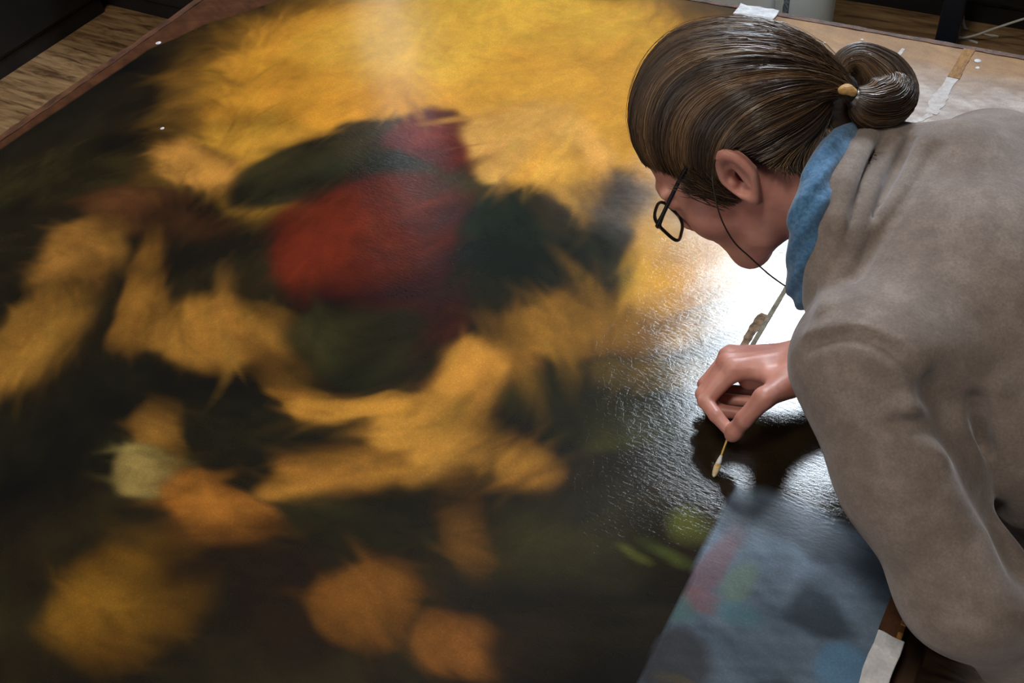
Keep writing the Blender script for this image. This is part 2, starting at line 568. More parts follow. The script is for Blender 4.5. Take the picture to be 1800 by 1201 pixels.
def paint_layer():
    ax0, ax1, ay0, ay1 = PX0 + 0.016, PX1 - 0.020, PY0 + 0.018, PY1 - 0.010
    nx, ny = 420, 660
    xs = np.linspace(ax0, ax1, nx); ys = np.linspace(ay0, ay1, ny)
    gx, gy = np.meshgrid(xs, ys, indexing='ij')
    p = np.stack([gx.ravel(), gy.ravel()], 1)
    wx = fbm(p, 6.0, 1, 3) * 0.055 + fbm(p, 30, 5, 3) * 0.016
    wy = fbm(p, 6.0, 2, 3) * 0.055 + fbm(p, 30, 6, 3) * 0.016
    q = p + np.stack([wx, wy], 1)
    lin = lambda c_: np.array(srgb(c_)[:3])
    col = np.tile(lin((42, 35, 17)), (len(p), 1))
    for (cx, cy, a, b_, ang, c_, soft) in FIELDS:
        t = math.radians(ang)
        dx, dy = q[:, 0] - cx, q[:, 1] - cy
        u = (dx * math.cos(t) + dy * math.sin(t)) / a
        v = (-dx * math.sin(t) + dy * math.cos(t)) / b_
        r = np.sqrt(u * u + v * v)
        soft = soft * 0.62
        k = np.clip((1.0 + soft * 0.45 - r) / soft, 0, 1)
        k = k * k * (3 - 2 * k)
        # each form is modelled from a lighter heart to a darker edge
        hgt = 1.22 - 0.55 * np.clip((u - 0.15) ** 2 + (v - 0.15) ** 2, 0, 1)
        hgt = hgt if sum(c_) < 420 else 1.0
        col += (lin(c_) * (hgt[:, None] if sum(c_) < 420 else 1.0) - col) * (k * 0.92)[:, None]
    # broad tonal drift of the brushwork
    rot_ = np.stack([q[:, 0] * 0.8 + q[:, 1] * 0.6, (q[:, 1] * 0.8 - q[:, 0] * 0.6) * 2.6], 1)
    fold = fbm(rot_ + 0.05 * np.stack([fbm(q, 11, 14, 2), fbm(q, 11, 15, 2)], 1), 13, 16, 3)
    lum = col.sum(1)
    amt = np.clip((1.1 - lum) / 0.8, 0.15, 1.0)
    col *= np.clip(1.0 + 0.6 * amt * fold + 0.10 * fbm(q, 14, 9, 3), 0.35, 1.8)[:, None]
    lum = col.sum(1)
    col *= (0.50 + 0.50 * np.clip(lum / 0.85, 0, 1))[:, None] * np.array([1.03, 0.96, 0.92])
    col *= np.clip(1.0 + 0.16 * fbm(q, 5.0, 19, 3), 0.7, 1.3)[:, None]
    # single brush strokes laid over the colour fields
    img = col.reshape(nx, ny, 3)
    hx, hy = xs[1] - xs[0], ys[1] - ys[0]
    rs = np.random.default_rng(33)
    fa = fbm(p, 4.5, 17, 2).reshape(nx, ny)
    for n_ in range(9600):
        i, k = rs.integers(0, nx), rs.integers(0, ny)
        big = n_ < 600
        ln, wd = (rs.uniform(0.05, 0.13), rs.uniform(0.010, 0.026)) if big else (rs.uniform(0.015, 0.06), rs.uniform(0.003, 0.009))
        t = 2.4 * fa[i, k] + rs.normal() * 0.25
        R_ = ln * 1.2
        i0, i1 = max(0, int(i - R_ / hx)), min(nx, int(i + R_ / hx) + 1)
        k0, k1 = max(0, int(k - R_ / hy)), min(ny, int(k + R_ / hy) + 1)
        dx = xs[i0:i1][:, None] - xs[i]; dy = ys[k0:k1][None] - ys[k]
        u_ = dx * math.cos(t) + dy * math.sin(t)
        v_ = -dx * math.sin(t) + dy * math.cos(t) + 6 * u_ * u_ * rs.normal() * 0.4
        a_ = np.exp(-((u_ / ln) ** 2 * 2.2 + (v_ / wd) ** 2 * 1.6)) * rs.uniform(0.2, 0.6)
        if big: a_ = np.clip(a_ * 1.6 - 0.06, 0, 0.6)
        g_ = 0.30 if img[i, k].sum() > 0.75 else 1.0
        c_ = img[i, k] * math.exp(rs.uniform(-0.6, 0.45) * g_) * (1 + rs.normal(size=3) * 0.04)
        img[i0:i1, k0:k1] += (c_ - img[i0:i1, k0:k1]) * a_[..., None]
    col = img.reshape(-1, 3)
    dull = np.full(len(p), 0.05)
    def region(mask, c1, c2, seed, dl, sc=22):
        f = np.clip(fbm(q * np.array([1.0, 2.8]), sc, seed, 4) * 0.45 + 0.5 + 0.25 * fbm(p * np.array([1.0, 3.0]), 160, seed + 50, 2), 0, 1)[:, None]
        cc = lin(c1) * (1 - f) + lin(c2) * f
        col[:] = col * (1 - mask[:, None]) + cc * mask[:, None]
        dull[:] = dull * (1 - mask) + dl * mask
    sm = lambda e0, e1, x: np.clip((x - e0) / (e1 - e0), 0, 1)
    x, y = q[:, 0], q[:, 1]
    px_, py_ = p[:, 0], p[:, 1]
    # worn, thinly painted far-right strip, lightened to include the window's whitish haze
    region(sm(-0.50, -0.38, x + (1.80 - y) * 0.25) * sm(1.02, 1.35, y) , (150, 130, 120), (198, 188, 186), 21, 0.75, 40)
    region(sm(1.62, 1.72, y) * sm(-0.62, -0.5, x), (168, 130, 88), (146, 110, 76), 22, 0.75, 40)
    # the cleaned corner, cool paint freed of yellow varnish, its bluish sheen also in the colour
    cl = sm(-0.203, -0.198, px_ + 0.004 * fbm(p, 60, 31, 2)) * (1 - sm(0.70, 0.74, y))
    region(cl, (78, 94, 114), (116, 136, 160), 23, 0.6, 30)
    def patch(cx, cy, a, b_, c_, s=0.5):
        r = np.sqrt(((x - cx) / a) ** 2 + ((y - cy) / b_) ** 2)
        k = np.clip((1 + s * 0.5 - r) / s, 0, 1) * cl
        col[:] = col + (lin(c_) - col) * (k * 0.75)[:, None]
    patch(-0.185, 0.61, 0.016, 0.05, (120, 92, 102))
    patch(-0.17, 0.57, 0.018, 0.02, (128, 96, 104))
    patch(-0.15, 0.61, 0.018, 0.022, (112, 136, 126))
    patch(-0.13, 0.575, 0.03, 0.02, (88, 128, 146))
    patch(-0.19, 0.545, 0.02, 0.03, (86, 120, 124))
    patch(-0.05, 0.62, 0.04, 0.03, (40, 50, 62))
    patch(-0.02, 0.565, 0.025, 0.028, (96, 142, 184))
    patch(-0.175, 0.46, 0.035, 0.05, (58, 52, 56))
    patch(-0.06, 0.49, 0.03, 0.03, (46, 56, 72))
    patch(-0.10, 0.435, 0.07, 0.012, (118, 108, 72))
    patch(-0.08, 0.69, 0.13, 0.03, (46, 54, 66))
    # yellow-green flecks left of the cleaned edge
    for (cx, cy, a, b_, c_) in ((-0.228, 0.655, 0.022, 0.020, (84, 88, 34)), (-0.235, 0.61, 0.032, 0.010, (70, 80, 36)), (-0.27, 0.585, 0.02, 0.008, (82, 88, 34))):
        k = np.clip(1.4 - np.sqrt(((x - cx) / a) ** 2 + ((y - cy) / b_) ** 2), 0, 1) * (1 - cl)
        col[:] = col + (lin(c_) - col) * k[:, None]
    # bare brown margin outside the painted field at the far left corner
    arch = np.where(y < 1.23, PX0 + 0.028 + 0.02 * np.clip((y - 0.7) / 0.5, 0, 1), PX0 + 0.048 + 0.9 * np.clip(y - 1.23, 0, 1) ** 1.25)
    mg = 1 - sm(0.0, 0.006, px_ - arch)
    region(mg, (66, 38, 24), (92, 58, 36), 24, 0.5, 60)
    f = np.arange(nx * ny).reshape(nx, ny)
    faces = np.stack([f[:-1, :-1].ravel(), f[1:, :-1].ravel(), f[1:, 1:].ravel(), f[:-1, 1:].ravel()], 1)
    z = PZ + 0.0008 * fbm(p, 30, 12, 2) * 0.4
    v = np.stack([p[:, 0], p[:, 1], z], 1)
    # turned-down border closes the film onto the board
    rim = np.concatenate([f[:, 0], f[-1, 1:], f[-2::-1, -1], f[0, -2:0:-1]])
    low = v[rim].copy(); low[:, 2] = PZ - 0.006
    n0 = len(v)
    li = np.arange(len(rim)) + n0
    side = np.stack([rim, li, np.roll(li, -1), np.roll(rim, -1)], 1)
    me = mesh_np('paint_layer', np.concatenate([v, low]), np.concatenate([faces, side]))
    ca = me.color_attributes.new('paint', 'FLOAT_COLOR', 'POINT')
    full = np.ones((len(v) + len(low), 4), np.float32)
    full[:n0, :3] = np.clip(col, 0.002, 0.9); full[n0:, :3] = 0.05
    ca.data.foreach_set('color', full.ravel())
    da = me.attributes.new('dull', 'FLOAT', 'POINT')
    dd = np.full(len(full), 0.5, np.float32); dd[:n0] = dull
    da.data.foreach_set('value', dd)
    return link('paint_layer', me, paint_material(), painting, True)
paint_layer()

# worn wooden margins round the paint
def margin(x0, x1, y0, y1, nm='wooden_margin', m=M_rim):
    """a thin strip with an uneven worn outline"""
    mb = MB()
    L = max(x1 - x0, y1 - y0); n = int(L / 0.02)
    along_x = (x1 - x0) > (y1 - y0)
    rows = []
    for i in range(n + 1):
        t = i / n
        j0, j1 = RNG.uniform(-0.0015, 0.0015), RNG.uniform(-0.0015, 0.0015)
        if along_x: a, b_ = (x0 + t * L, y0 + j0), (x0 + t * L, y1 + j1)
        else: a, b_ = (x0 + j0, y0 + t * L), (x1 + j1, y0 + t * L)
        zz = PZ + 0.0015 + RNG.uniform(-0.0006, 0.0006)
        rows.append([mb.bm.verts.new((a[0], a[1], PZ - 0.036)), mb.bm.verts.new((a[0], a[1], zz)), mb.bm.verts.new((b_[0], b_[1], zz)), mb.bm.verts.new((b_[0], b_[1], PZ - 0.036))])
    for r0, r1 in zip(rows[:-1], rows[1:]):
        for k in range(4):
            mb.bm.faces.new((r0[k], r0[(k + 1) % 4], r1[(k + 1) % 4], r1[k]))
    mb.bm.faces.new(rows[0]); mb.bm.faces.new(list(reversed(rows[-1])))
    return mb.build(nm, m, painting)
margin(PX0, PX0 + 0.018, PY0, PY1)
margin(PX1 - 0.022, PX1, PY0, PY1)
margin(PX0 + 0.018, PX1 - 0.020, PY1 - 0.012, PY1)
margin(PX0 + 0.018, PX1 - 0.020, PY0, PY0 + 0.020)
# gilt flecks on the right edge
for y in np.arange(0.40, 0.70, 0.022):
    mb = MB()
    yy = y + RNG.uniform(-0.006, 0.006); l = RNG.uniform(0.006, 0.014)
    mb.box(PX1 - 0.003 - RNG.uniform(0, 0.002), PX1 + 0.0012, yy, yy + l, PZ - 0.006, PZ + 0.0028, 0.001, 1)
    mb.build('gilt_fleck', M_gold, painting)
# filled board joints
M_fill = mat('joint_filler', (120, 78, 26), (164, 116, 48), 70, 0.6, 0.6, 150, stretch=(3, 1, 1))
M_fill2 = mat('grey_filler', (150, 138, 110), (96, 80, 60), 60, 0.7, 0.7, 150)
M_tis = mat('thin_tissue', (178, 168, 164), (206, 200, 198), 90, 0.75, 0.6, 160)
def strip(nm, pts, wid, m, h=0.0016, step=0.008, jit=0.12):
    mb = MB()
    P_ = smooth_pts([(a, b, 0) for a, b in pts], 6)
    rows = []
    for i, p in enumerate(P_):
        q0 = np.array(P_[max(i - 1, 0)]); q1 = np.array(P_[min(i + 1, len(P_) - 1)])
        d = q1 - q0; d /= np.linalg.norm(d)
        n_ = np.array([-d[1], d[0], 0])
        ww = wid * (1 + RNG.uniform(-jit, jit)) / 2
        a = np.array(p) + n_ * ww; b_ = np.array(p) - n_ * ww
        rows.append([mb.bm.verts.new((a[0], a[1], PZ - 0.003)), mb.bm.verts.new((a[0], a[1], PZ + h)), mb.bm.verts.new((b_[0], b_[1], PZ + h)), mb.bm.verts.new((b_[0], b_[1], PZ - 0.003))])
    for r0, r1 in zip(rows[:-1], rows[1:]):
        for k in range(4): mb.bm.faces.new((r0[k], r0[(k + 1) % 4], r1[(k + 1) % 4], r1[k]))
    mb.bm.faces.new(rows[0]); mb.bm.faces.new(list(reversed(rows[-1])))
    return mb.build(nm, m, painting)
strip('joint_filler', [(-0.1765, 1.766), (-0.1785, 1.72), (-0.180, 1.665)], 0.019, M_fill)
strip('joint_filler', [(-0.262, 1.052), (-0.264, 0.99), (-0.2655, 0.93), (-0.267, 0.875)], 0.006, M_fill2, 0.0012)
strip('joint_filler', [(-0.262, 1.36), (-0.262, 1.43)], 0.03, M_fill, 0.001)
strip('bare_patch', [(-0.272, 0.985), (-0.276, 0.94), (-0.275, 0.90), (-0.279, 0.875)], 0.012, mat('bare_ground', (96, 72, 48), (160, 128, 96), 120, 0.8, 0.9, 200), 0.0006, jit=0.35)
strip('tissue_strip', [(-0.181, 1.665), (-0.186, 1.60), (-0.187, 1.545)], 0.022, M_tis, 0.0009, jit=0.3)
strip('tissue_strip', [(-0.187, 1.545), (-0.20, 1.52), (-0.217, 1.505)], 0.010, M_tis, 0.0009, jit=0.3)
strip('tissue_strip', [(-0.283, 1.73), (-0.290, 1.66)], 0.006, M_tis, 0.0009, jit=0.3)
# tissue squares folded over the edge
def tissue(x0, x1, y0, y1):
    mb = MB()
    mb.box(x0, x1, y0, y1, PZ - 0.002, PZ + 0.003, 0.0008, 1)
    bmesh.ops.subdivide_edges(mb.bm, edges=list(mb.bm.edges), cuts=5, use_grid_fill=True)
    for v in mb.bm.verts:
        s = math.sin(v.co.x * 310) * math.cos(v.co.y * 270)
        v.co.x += 0.0012 * math.sin(v.co.y * 90); v.co.y += 0.0012 * math.cos(v.co.x * 90)
        if v.co.z > PZ: v.co.z += 0.0012 * s + 0.0008
    return mb.build('tissue_patch', M_paper, painting)
tissue(-0.615, -0.535, 1.742, 1.781)
tissue(0.0, 0.028, 0.49, 0.585)
# flaked chips down to the white ground
for (cx, cy, r) in ((-0.155, 1.735, 0.006), (-0.150, 1.712, 0.004), (-1.690, 1.227, 0.006), (-0.42, 1.70, 0.003), (-0.36, 1.735, 0.003), (-1.45, 0.99, 0.004)):
    mb = MB()
    mb.lathe([(r * 0.7, -0.002), (r, 0.0006), (r * 0.55, 0.0017)], (cx, cy, PZ), 9)
    mb.build('paint_chip', M_paper, painting)

# ------------------------------------------------------------------ the table that carries it
tb = tag(empty('work_table', (-0.87, 0.4, 0)), 'dark wooden trestle table underneath the panel painting', 'table')
TZ = PZ - 0.036
n_pl = 9
for i in range(n_pl):
    a = PX0 + 0.03 + i * (PX1 - PX0 - 0.045) / n_pl
    b_ = a + (PX1 - PX0 - 0.045) / n_pl - 0.003
    mb = MB(); mb.box(a, b_, PY0 + 0.03, PY1 - 0.03, TZ - 0.03, TZ, 0.002, 1)
    mb.build('plank', M_tablewood, tb)
mb = MB(); mb.box(PX1 - 0.012, PX1 + 0.030, PY0 + 0.05, PY1 - 0.05, TZ - 0.075, TZ - 0.012, 0.003, 1)
mb.build('edge_batten', M_tablewood, tb)
for yy in (-0.6, 0.4, 1.4):
    mb = MB(); mb.box(PX0 + 0.08, PX1 - 0.08, yy - 0.04, yy + 0.04, TZ - 0.11, TZ - 0.03, 0.004, 1)
    mb.build('crossbeam', M_tablewood, tb)
    for xx in (PX0 + 0.15, PX1 - 0.2):
        mb = MB(); mb.box(xx - 0.035, xx + 0.035, yy - 0.035, yy + 0.035, 0.0, TZ - 0.11, 0.004, 1)
        mb.build('leg', M_tablewood, tb)
    mb = MB(); mb.box(PX0 + 0.12, PX1 - 0.17, yy - 0.02, yy + 0.02, 0.18, 0.24, 0.003, 1)
    mb.build('stretcher', M_tablewood, tb)

# ------------------------------------------------------------------ things behind and beside the table
def cabinet(name, x0, x1, y0, y1, h, face, ndoor, label):
    c_ = tag(empty(name, ((x0 + x1) / 2, (y0 + y1) / 2, 0)), label, 'cabinet')
    mb = MB(); mb.box(x0, x1, y0, y1, 0.06, h, 0.004, 1); mb.build('body', M_dark, c_)
    mb = MB(); mb.box(x0 + 0.002, x1 - 0.002, y0 + 0.002, y1 - 0.002, 0.0, 0.06); mb.build('plinth', M_dark, c_)
    for i in range(ndoor):
        mb = MB(); hb = MB()
        if face == 'x':
            a = y0 + i * (y1 - y0) / ndoor; b_ = y0 + (i + 1) * (y1 - y0) / ndoor
            mb.box(x1, x1 + 0.018, a + 0.003, b_ - 0.003, 0.08, h - 0.02, 0.002, 1)
            hb.box(x1 + 0.018, x1 + 0.034, b_ - 0.07, b_ - 0.055, h * 0.6, h * 0.6 + 0.12, 0.004, 1)
        else:
            a = x0 + i * (x1 - x0) / ndoor; b_ = x0 + (i + 1) * (x1 - x0) / ndoor
            mb.box(a + 0.003, b_ - 0.003, y0 - 0.018, y0, 0.08, h - 0.02, 0.002, 1)
            hb.box(b_ - 0.07, b_ - 0.055, y0 - 0.034, y0 - 0.018, h * 0.6, h * 0.6 + 0.12, 0.004, 1)
        d = mb.build('door', M_dark, c_)
        hb.build('handle', M_navy, d)
cabinet('low_cabinet', -4.0, -3.42, 0.2, 2.30, 0.75, 'x', 4, 'long low black cabinet standing along the bare wooden floor')
cabinet('floor_cabinet', -3.98, -2.2, 2.345, 2.95, 0.62, 'y', 3, 'low black cabinet standing crosswise behind the corner of the painting')

cabinet('storage_cabinet', -1.0, 1.5, 3.335, 3.93, 0.78, 'y', 5, 'long black cabinet standing against the wall beneath the tall window')
st = tag(empty('metal_stand', (-0.385, 3.10, 0)), 'slim navy metal stand post rising in front of the black cabinet', 'stand')
mb = MB(); mb.box(-0.417, -0.353, 3.085, 3.135, 0.02, 1.25, 0.004, 1); mb.build('post', M_navy, st)
mb = MB(); mb.box(-0.50, -0.27, 2.86, 3.14, 0.0, 0.02, 0.004, 1); mb.build('foot_plate', M_navy, st)
mb = MB(); mb.box(-0.56, -0.21, 3.075, 3.145, 1.25, 1.28, 0.004, 1); mb.build('top_bar', M_navy, st)

def cable(pts, label):
    mb = MB(); mb.tube(smooth_pts(pts, 8), 0.004, 8)
    tag(mb.build('cable', M_cable, None, True), label, 'cable')
cable([(-0.47, 3.305, 0.66), (-0.45, 3.295, 0.40), (-0.435, 3.28, 0.2), (-0.42, 3.27, 0.06), (-0.40, 3.24, 0.004), (-0.30, 3.20, 0.004)], 'white cable hanging straight down in front of the black cabinet beside the navy post')
cable([(-0.42, 3.31, 0.66), (-0.43, 3.305, 0.50), (-0.40, 3.30, 0.32), (-0.385, 3.295, 0.16), (-0.36, 3.285, 0.004), (-0.25, 3.26, 0.004)], 'white cable bending close behind the navy post')
cable([(-0.40, 3.20, 0.004), (-0.33, 3.20, 0.02), (-0.26, 3.21, 0.06), (-0.18, 3.23, 0.10), (-0.10, 3.25, 0.13), (0.10, 3.28, 0.2), (0.3, 3.312, 0.4)], 'white cable running sideways low along the black cabinet past the navy post')

# pale bin and canister behind the top edge of the painting
bn = tag(empty('storage_bin', (-1.0, 2.25, 0)), 'pale grey plastic bin standing behind the top edge of the painting', 'bin')
mb = MB(); mb.box(-1.02, -0.66, 2.13, 2.45, 0.0, 1.02, 0.03, 4); mb.build('body', M_white, bn, True)
mb = MB(); mb.box(-1.03, -0.65, 2.12, 2.46, 1.02, 1.06, 0.012, 3); mb.build('lid', M_white, bn)
cn = tag(empty('canister', (-0.563, 2.06, 0)), 'tall pale blue plastic canister with a crumpled silvery label', 'canister')
CX, CY, CRAD = -0.563, 2.06, 0.064
mb = MB(); mb.lathe([(0.055, 0.0), (0.062, 0.01), (CRAD, 0.03), (CRAD, 0.96), (0.058, 0.99), (0.03, 1.02), (0.03, 1.04)], (CX, CY, 0), 48)
mb.build('body', M_white2, cn, True)
mb = MB(); mb.lathe([(0.034, 1.04), (0.036, 1.05), (0.036, 1.08), (0.03, 1.09)], (CX, CY, 0), 28); mb.build('cap', M_navy, cn)
M_foil = mat('blue_silver_foil', (90, 140, 180), (214, 222, 230), 160, 0.25, 0.9, 260, 0.003, metal=0.6, lo=0.42, hi=0.6)
mb = MB()
NU, NV = 6, 26
grid = []
for a in range(NU + 1):
    row = []
    for b_ in range(NV + 1):
        th = math.radians(-118 + 13 * a / NU)
        rr = CRAD + 0.0012 + RNG.uniform(0, 0.003)
        row.append(mb.bm.verts.new((CX + rr * math.cos(th), CY + rr * math.sin(th), 0.60 + 0.26 * b_ / NV + RNG.uniform(-0.002, 0.002))))
    grid.append(row)
inner = [[mb.bm.verts.new((CX + (v.co.x - CX) * 0.96, CY + (v.co.y - CY) * 0.96, v.co.z)) for v in row] for row in grid]
for a in range(NU):
    for b_ in range(NV):
        mb.bm.faces.new((grid[a][b_], grid[a + 1][b_], grid[a + 1][b_ + 1], grid[a][b_ + 1]))
        mb.bm.faces.new((inner[a][b_ + 1], inner[a + 1][b_ + 1], inner[a + 1][b_], inner[a][b_]))
mb.build('foil_label', M_foil, cn)

# ------------------------------------------------------------------ the person
def skin_material():
    m, nt, b = nodes_of('skin')
    v = coords(nt)
    n = noise(nt, 22, 4, 0.6, v)
    r = ramp(nt, n.outputs['Fac'], [(0.3, srgb((176, 116, 104))), (0.55, srgb((196, 138, 124))), (0.75, srgb((208, 152, 138)))])
    nt.links.new(r.outputs[0], b.inputs['Base Color'])
    b.inputs['Roughness'].default_value = 0.45
    b.inputs['Subsurface Weight'].default_value = 0.35
    b.inputs['Subsurface Radius'].default_value = (0.7, 0.25, 0.15)
    b.inputs['Subsurface Scale'].default_value = 0.006
    n2 = noise(nt, 260, 3, 0.6, v)
    n3 = noise(nt, 60, 3, 0.6, v)
    b1 = bump(nt, n2.outputs['Fac'], 0.25, 0.0006)
    nt.links.new(bump(nt, n3.outputs['Fac'], 0.2, 0.0015, b1), b.inputs['Normal'])
    return m

def wool_material(name, c1, c2, c3):
    m, nt, b = nodes_of(name)
    v = coords(nt)
    n = noise(nt, 30, 6, 0.7, v)
    n5 = noise(nt, 420, 2, 0.6, v)
    ad = nt.nodes.new('ShaderNodeMath'); ad.operation = 'MULTIPLY_ADD'
    ad.inputs[1].default_value = 0.45
    nt.links.new(n5.outputs['Fac'], ad.inputs[0]); nt.links.new(n.outputs['Fac'], ad.inputs[2])
    r = ramp(nt, ad.outputs[0], [(0.45, srgb(c1)), (0.72, srgb(c2)), (0.95, srgb(c3))])
    nt.links.new(r.outputs[0], b.inputs['Base Color'])
    b.inputs['Roughness'].default_value = 0.9
    b.inputs['Specular IOR Level'].default_value = 0.15
    b.inputs['Sheen Weight'].default_value = 0.35
    b.inputs['Sheen Roughness'].default_value = 0.45
    b.inputs['Sheen Tint'].default_value = (0.9, 0.92, 1.0, 1)
    n2 = noise(nt, 500, 2, 0.6, v)
    n3 = noise(nt, 38, 3, 0.55, v)
    b1 = bump(nt, n2.outputs['Fac'], 0.22, 0.0010)
    nt.links.new(bump(nt, n3.outputs['Fac'], 0.3, 0.005, b1), b.inputs['Normal'])
    return m

M_skin = skin_material()
M_knit = wool_material('taupe_wool', (107, 95, 89), (126, 113, 105), (145, 132, 124))
M_scarf = mat('blue_scarf', (52, 94, 132), (78, 122, 160), 240, 0.85, 0.6, 320, 0.001, (1, 1, 1), lo=0.4, hi=0.62, sheen=0.3)
M_trouser = mat('grey_trousers', (92, 84, 98), (112, 104, 118), 80, 0.9, 0.4, 300, sheen=0.2)
M_shoe = mat('dark_leather', (30, 26, 24), (44, 38, 34), 30, 0.45)
M_black = mat('black_acetate', (12, 12, 15), (20, 20, 24), 20, 0.22, spec=0.6)
M_eye = mat('eye_white', (225, 220, 214), (232, 228, 222), 5, 0.2)
M_nail = mat('nail', (206, 158, 142), (220, 176, 160), 30, 0.3)

# head frame: columns right, forward, crown in world axes
HF = CR @ np.array([[0.291, -0.605, -0.741], [0.550, -0.528, 0.647], [-0.783, -0.596, 0.179]])
HF, _r = np.linalg.qr(HF)
HF = HF * np.sign(np.diag(_r))
HC = up_z((-0.2867, 0.8457, 0.3817))
def hw(q): return HC + HF @ np.asarray(q, float)          # head to room
def hl(p): return (p - HC) @ HF                             # room to head

NECK_B = up_z((-0.085, 0.825, 0.315))
SL = up_z((-0.085, 0.672, 0.300))
SR = up_z((-0.045, 0.985, 0.300))
EL = point(1700, 1040, 0.925)
WL = EL + V3(0.13, 0.06, -0.19)
ER = up_z((-0.015, 1.055, 0.075))
WR = up_z((-0.1786, 0.8477, 0.0777))
HIP = up_z((0.40, 0.83, 0.045))

def ear(q, s):
    """outer ear, in head coordinates (s = side)"""
    a = math.radians(24)
    e = q - V3(0.079 * s, -0.008, -0.012)
    e = e * V3(s, 1, 1)
    # tip the ear out at the back and lean it back
    ca, sa = math.cos(a), math.sin(a)
    x = e[:, 0] * ca + e[:, 1] * sa
    y = -e[:, 0] * sa + e[:, 1] * ca
    z = e[:, 2]
    b = math.radians(14)
    y, z = y * math.cos(b) + z * math.sin(b), -y * math.sin(b) + z * math.cos(b)
    f = np.stack([x, y, z], 1)
    w_ = np.where(z > 0, 0.0185 + 0.0, 0.0185 + 0.22 * np.clip(z, -0.03, 0))
    r = np.sqrt((y / np.maximum(w_, 0.007)) ** 2 + (z / 0.031) ** 2)
    disc = np.maximum((r - 1) * 0.012, np.abs(x) - 0.0045)
    rim = np.sqrt(((r - 0.9) * 0.018) ** 2 + (x - 0.005) ** 2) - 0.0040
    d = smin(disc, rim, 0.004)
    bowl = sd_ell(f, (0.008, 0.004, -0.004), (0.0125, 0.0095, 0.015))
    d = smax(d, -bowl, 0.003)
    anti = sd_cone(f, (0.003, -0.005, -0.012), (0.003, -0.004, 0.014), 0.003, 0.0028)
    d = smin(d, anti, 0.003)
    tragus = sd_ell(f, (0.0015, 0.0125, -0.006), (0.004, 0.004, 0.006))
    d = smin(d, tragus, 0.003)
    lobe = sd_ell(f, (0.0005, 0.002, -0.028), (0.0045, 0.009, 0.009))
    return smin(d, lobe, 0.004)

def sd_head(p):
    q = hl(p)
    d = sd_ell(q, (0, -0.010, 0.028), (0.073, 0.094, 0.084))
    d = smin(d, sd_ell(q, (0, 0.034, -0.030), (0.060, 0.060, 0.075)), 0.03)
    d = smin(d, chain(q, [V3(0.047, 0.0, -0.052), V3(0.040, 0.035, -0.088), V3(0.012, 0.074, -0.104)], [0.020, 0.018, 0.016]), 0.03)
    d = smin(d, chain(q, [V3(-0.047, 0.0, -0.052), V3(-0.040, 0.035, -0.088), V3(-0.012, 0.074, -0.104)], [0.020, 0.018, 0.016]), 0.03)
    d = smin(d, sd_ell(q, (0, 0.072, -0.101), (0.020, 0.014, 0.015)), 0.020)
    d = smin(d, sd_ell(q, (0, 0.060, -0.066), (0.038, 0.028, 0.034)), 0.02)
    for s in (-1, 1):
        d = smin(d, sd_ell(q, (0.041 * s, 0.060, -0.036), (0.024, 0.024, 0.026)), 0.02)
        d = smax(d, -sd_ell(q, (0.032 * s, 0.100, 0.000), (0.016, 0.016, 0.010)), 0.012)
        d = smin(d, sd_ell(q, (0.032 * s, 0.079, 0.000), (0.0125, 0.0125, 0.0115)), 0.003)
        d = smin(d, sd_cone(q, (0.015 * s, 0.089, 0.018), (0.048 * s, 0.078, 0.016), 0.006, 0.005), 0.012)
    d = smin(d, sd_cone(q, (0, 0.090, 0.004), (0, 0.103, -0.036), 0.007, 0.009), 0.010)
    for s in (-1, 1):
        d = smin(d, sd_ell(q, (0.011 * s, 0.096, -0.040), (0.007, 0.008, 0.006)), 0.006)
    d = smin(d, sd_ell(q, (0, 0.086, -0.066), (0.022, 0.008, 0.006)), 0.006)
    d = smin(d, sd_ell(q, (0, 0.084, -0.077), (0.019, 0.008, 0.006)), 0.006)
    d = smax(d, -sd_cone(q, (-0.02, 0.100, -0.0715), (0.02, 0.100, -0.0715), 0.0012, 0.0012), 0.003)
    nk = sd_cone(p, hw((0, -0.022, -0.050)), NECK_B, 0.056, 0.044)
    d = smin(d, nk, 0.03)
    return d

# right hand
J = {k: up_z(v) for k, v in {
    'tt': (-0.2233, 0.7329, 0.045), 'ti': (-0.2126, 0.739, 0.0724), 'tm': (-0.1977, 0.7588, 0.0985), 'tc': (-0.1809, 0.801, 0.0912),
    'it': (-0.2309, 0.7371, 0.047), 'id': (-0.2501, 0.7458, 0.0534), 'ip': (-0.2698, 0.7612, 0.0536), 'im': (-0.2514, 0.7985, 0.0805),
    'w': (-0.1786, 0.8477, 0.0777)}.items()}
HA = (J['im'] - J['w']) / np.linalg.norm(J['im'] - J['w'])
UL = V3(-0.50, 0.72, -0.42); UL -= HA * (UL @ HA); UL /= np.linalg.norm(UL)
DN = np.cross(HA, UL); DN = DN if DN[2] < 0 else -DN
fdir = (J['ip'] - J['im']) / np.linalg.norm(J['ip'] - J['im'])
FING = [([up_z(q) for q in pts], r) for pts, r in (
    (((-0.2645, 0.8120, 0.0717), (-0.2790, 0.7770, 0.0450), (-0.2550, 0.7690, 0.0340), (-0.2300, 0.7740, 0.0370)), 0.0092),
    (((-0.2690, 0.8300, 0.0635), (-0.2850, 0.7980, 0.0390), (-0.2620, 0.7925, 0.0270), (-0.2270, 0.8010, 0.0320)), 0.0087),
    (((-0.2700, 0.8455, 0.0560), (-0.2820, 0.8200, 0.0330), (-0.2630, 0.8150, 0.0215), (-0.2310, 0.8220, 0.0270)), 0.0077))]

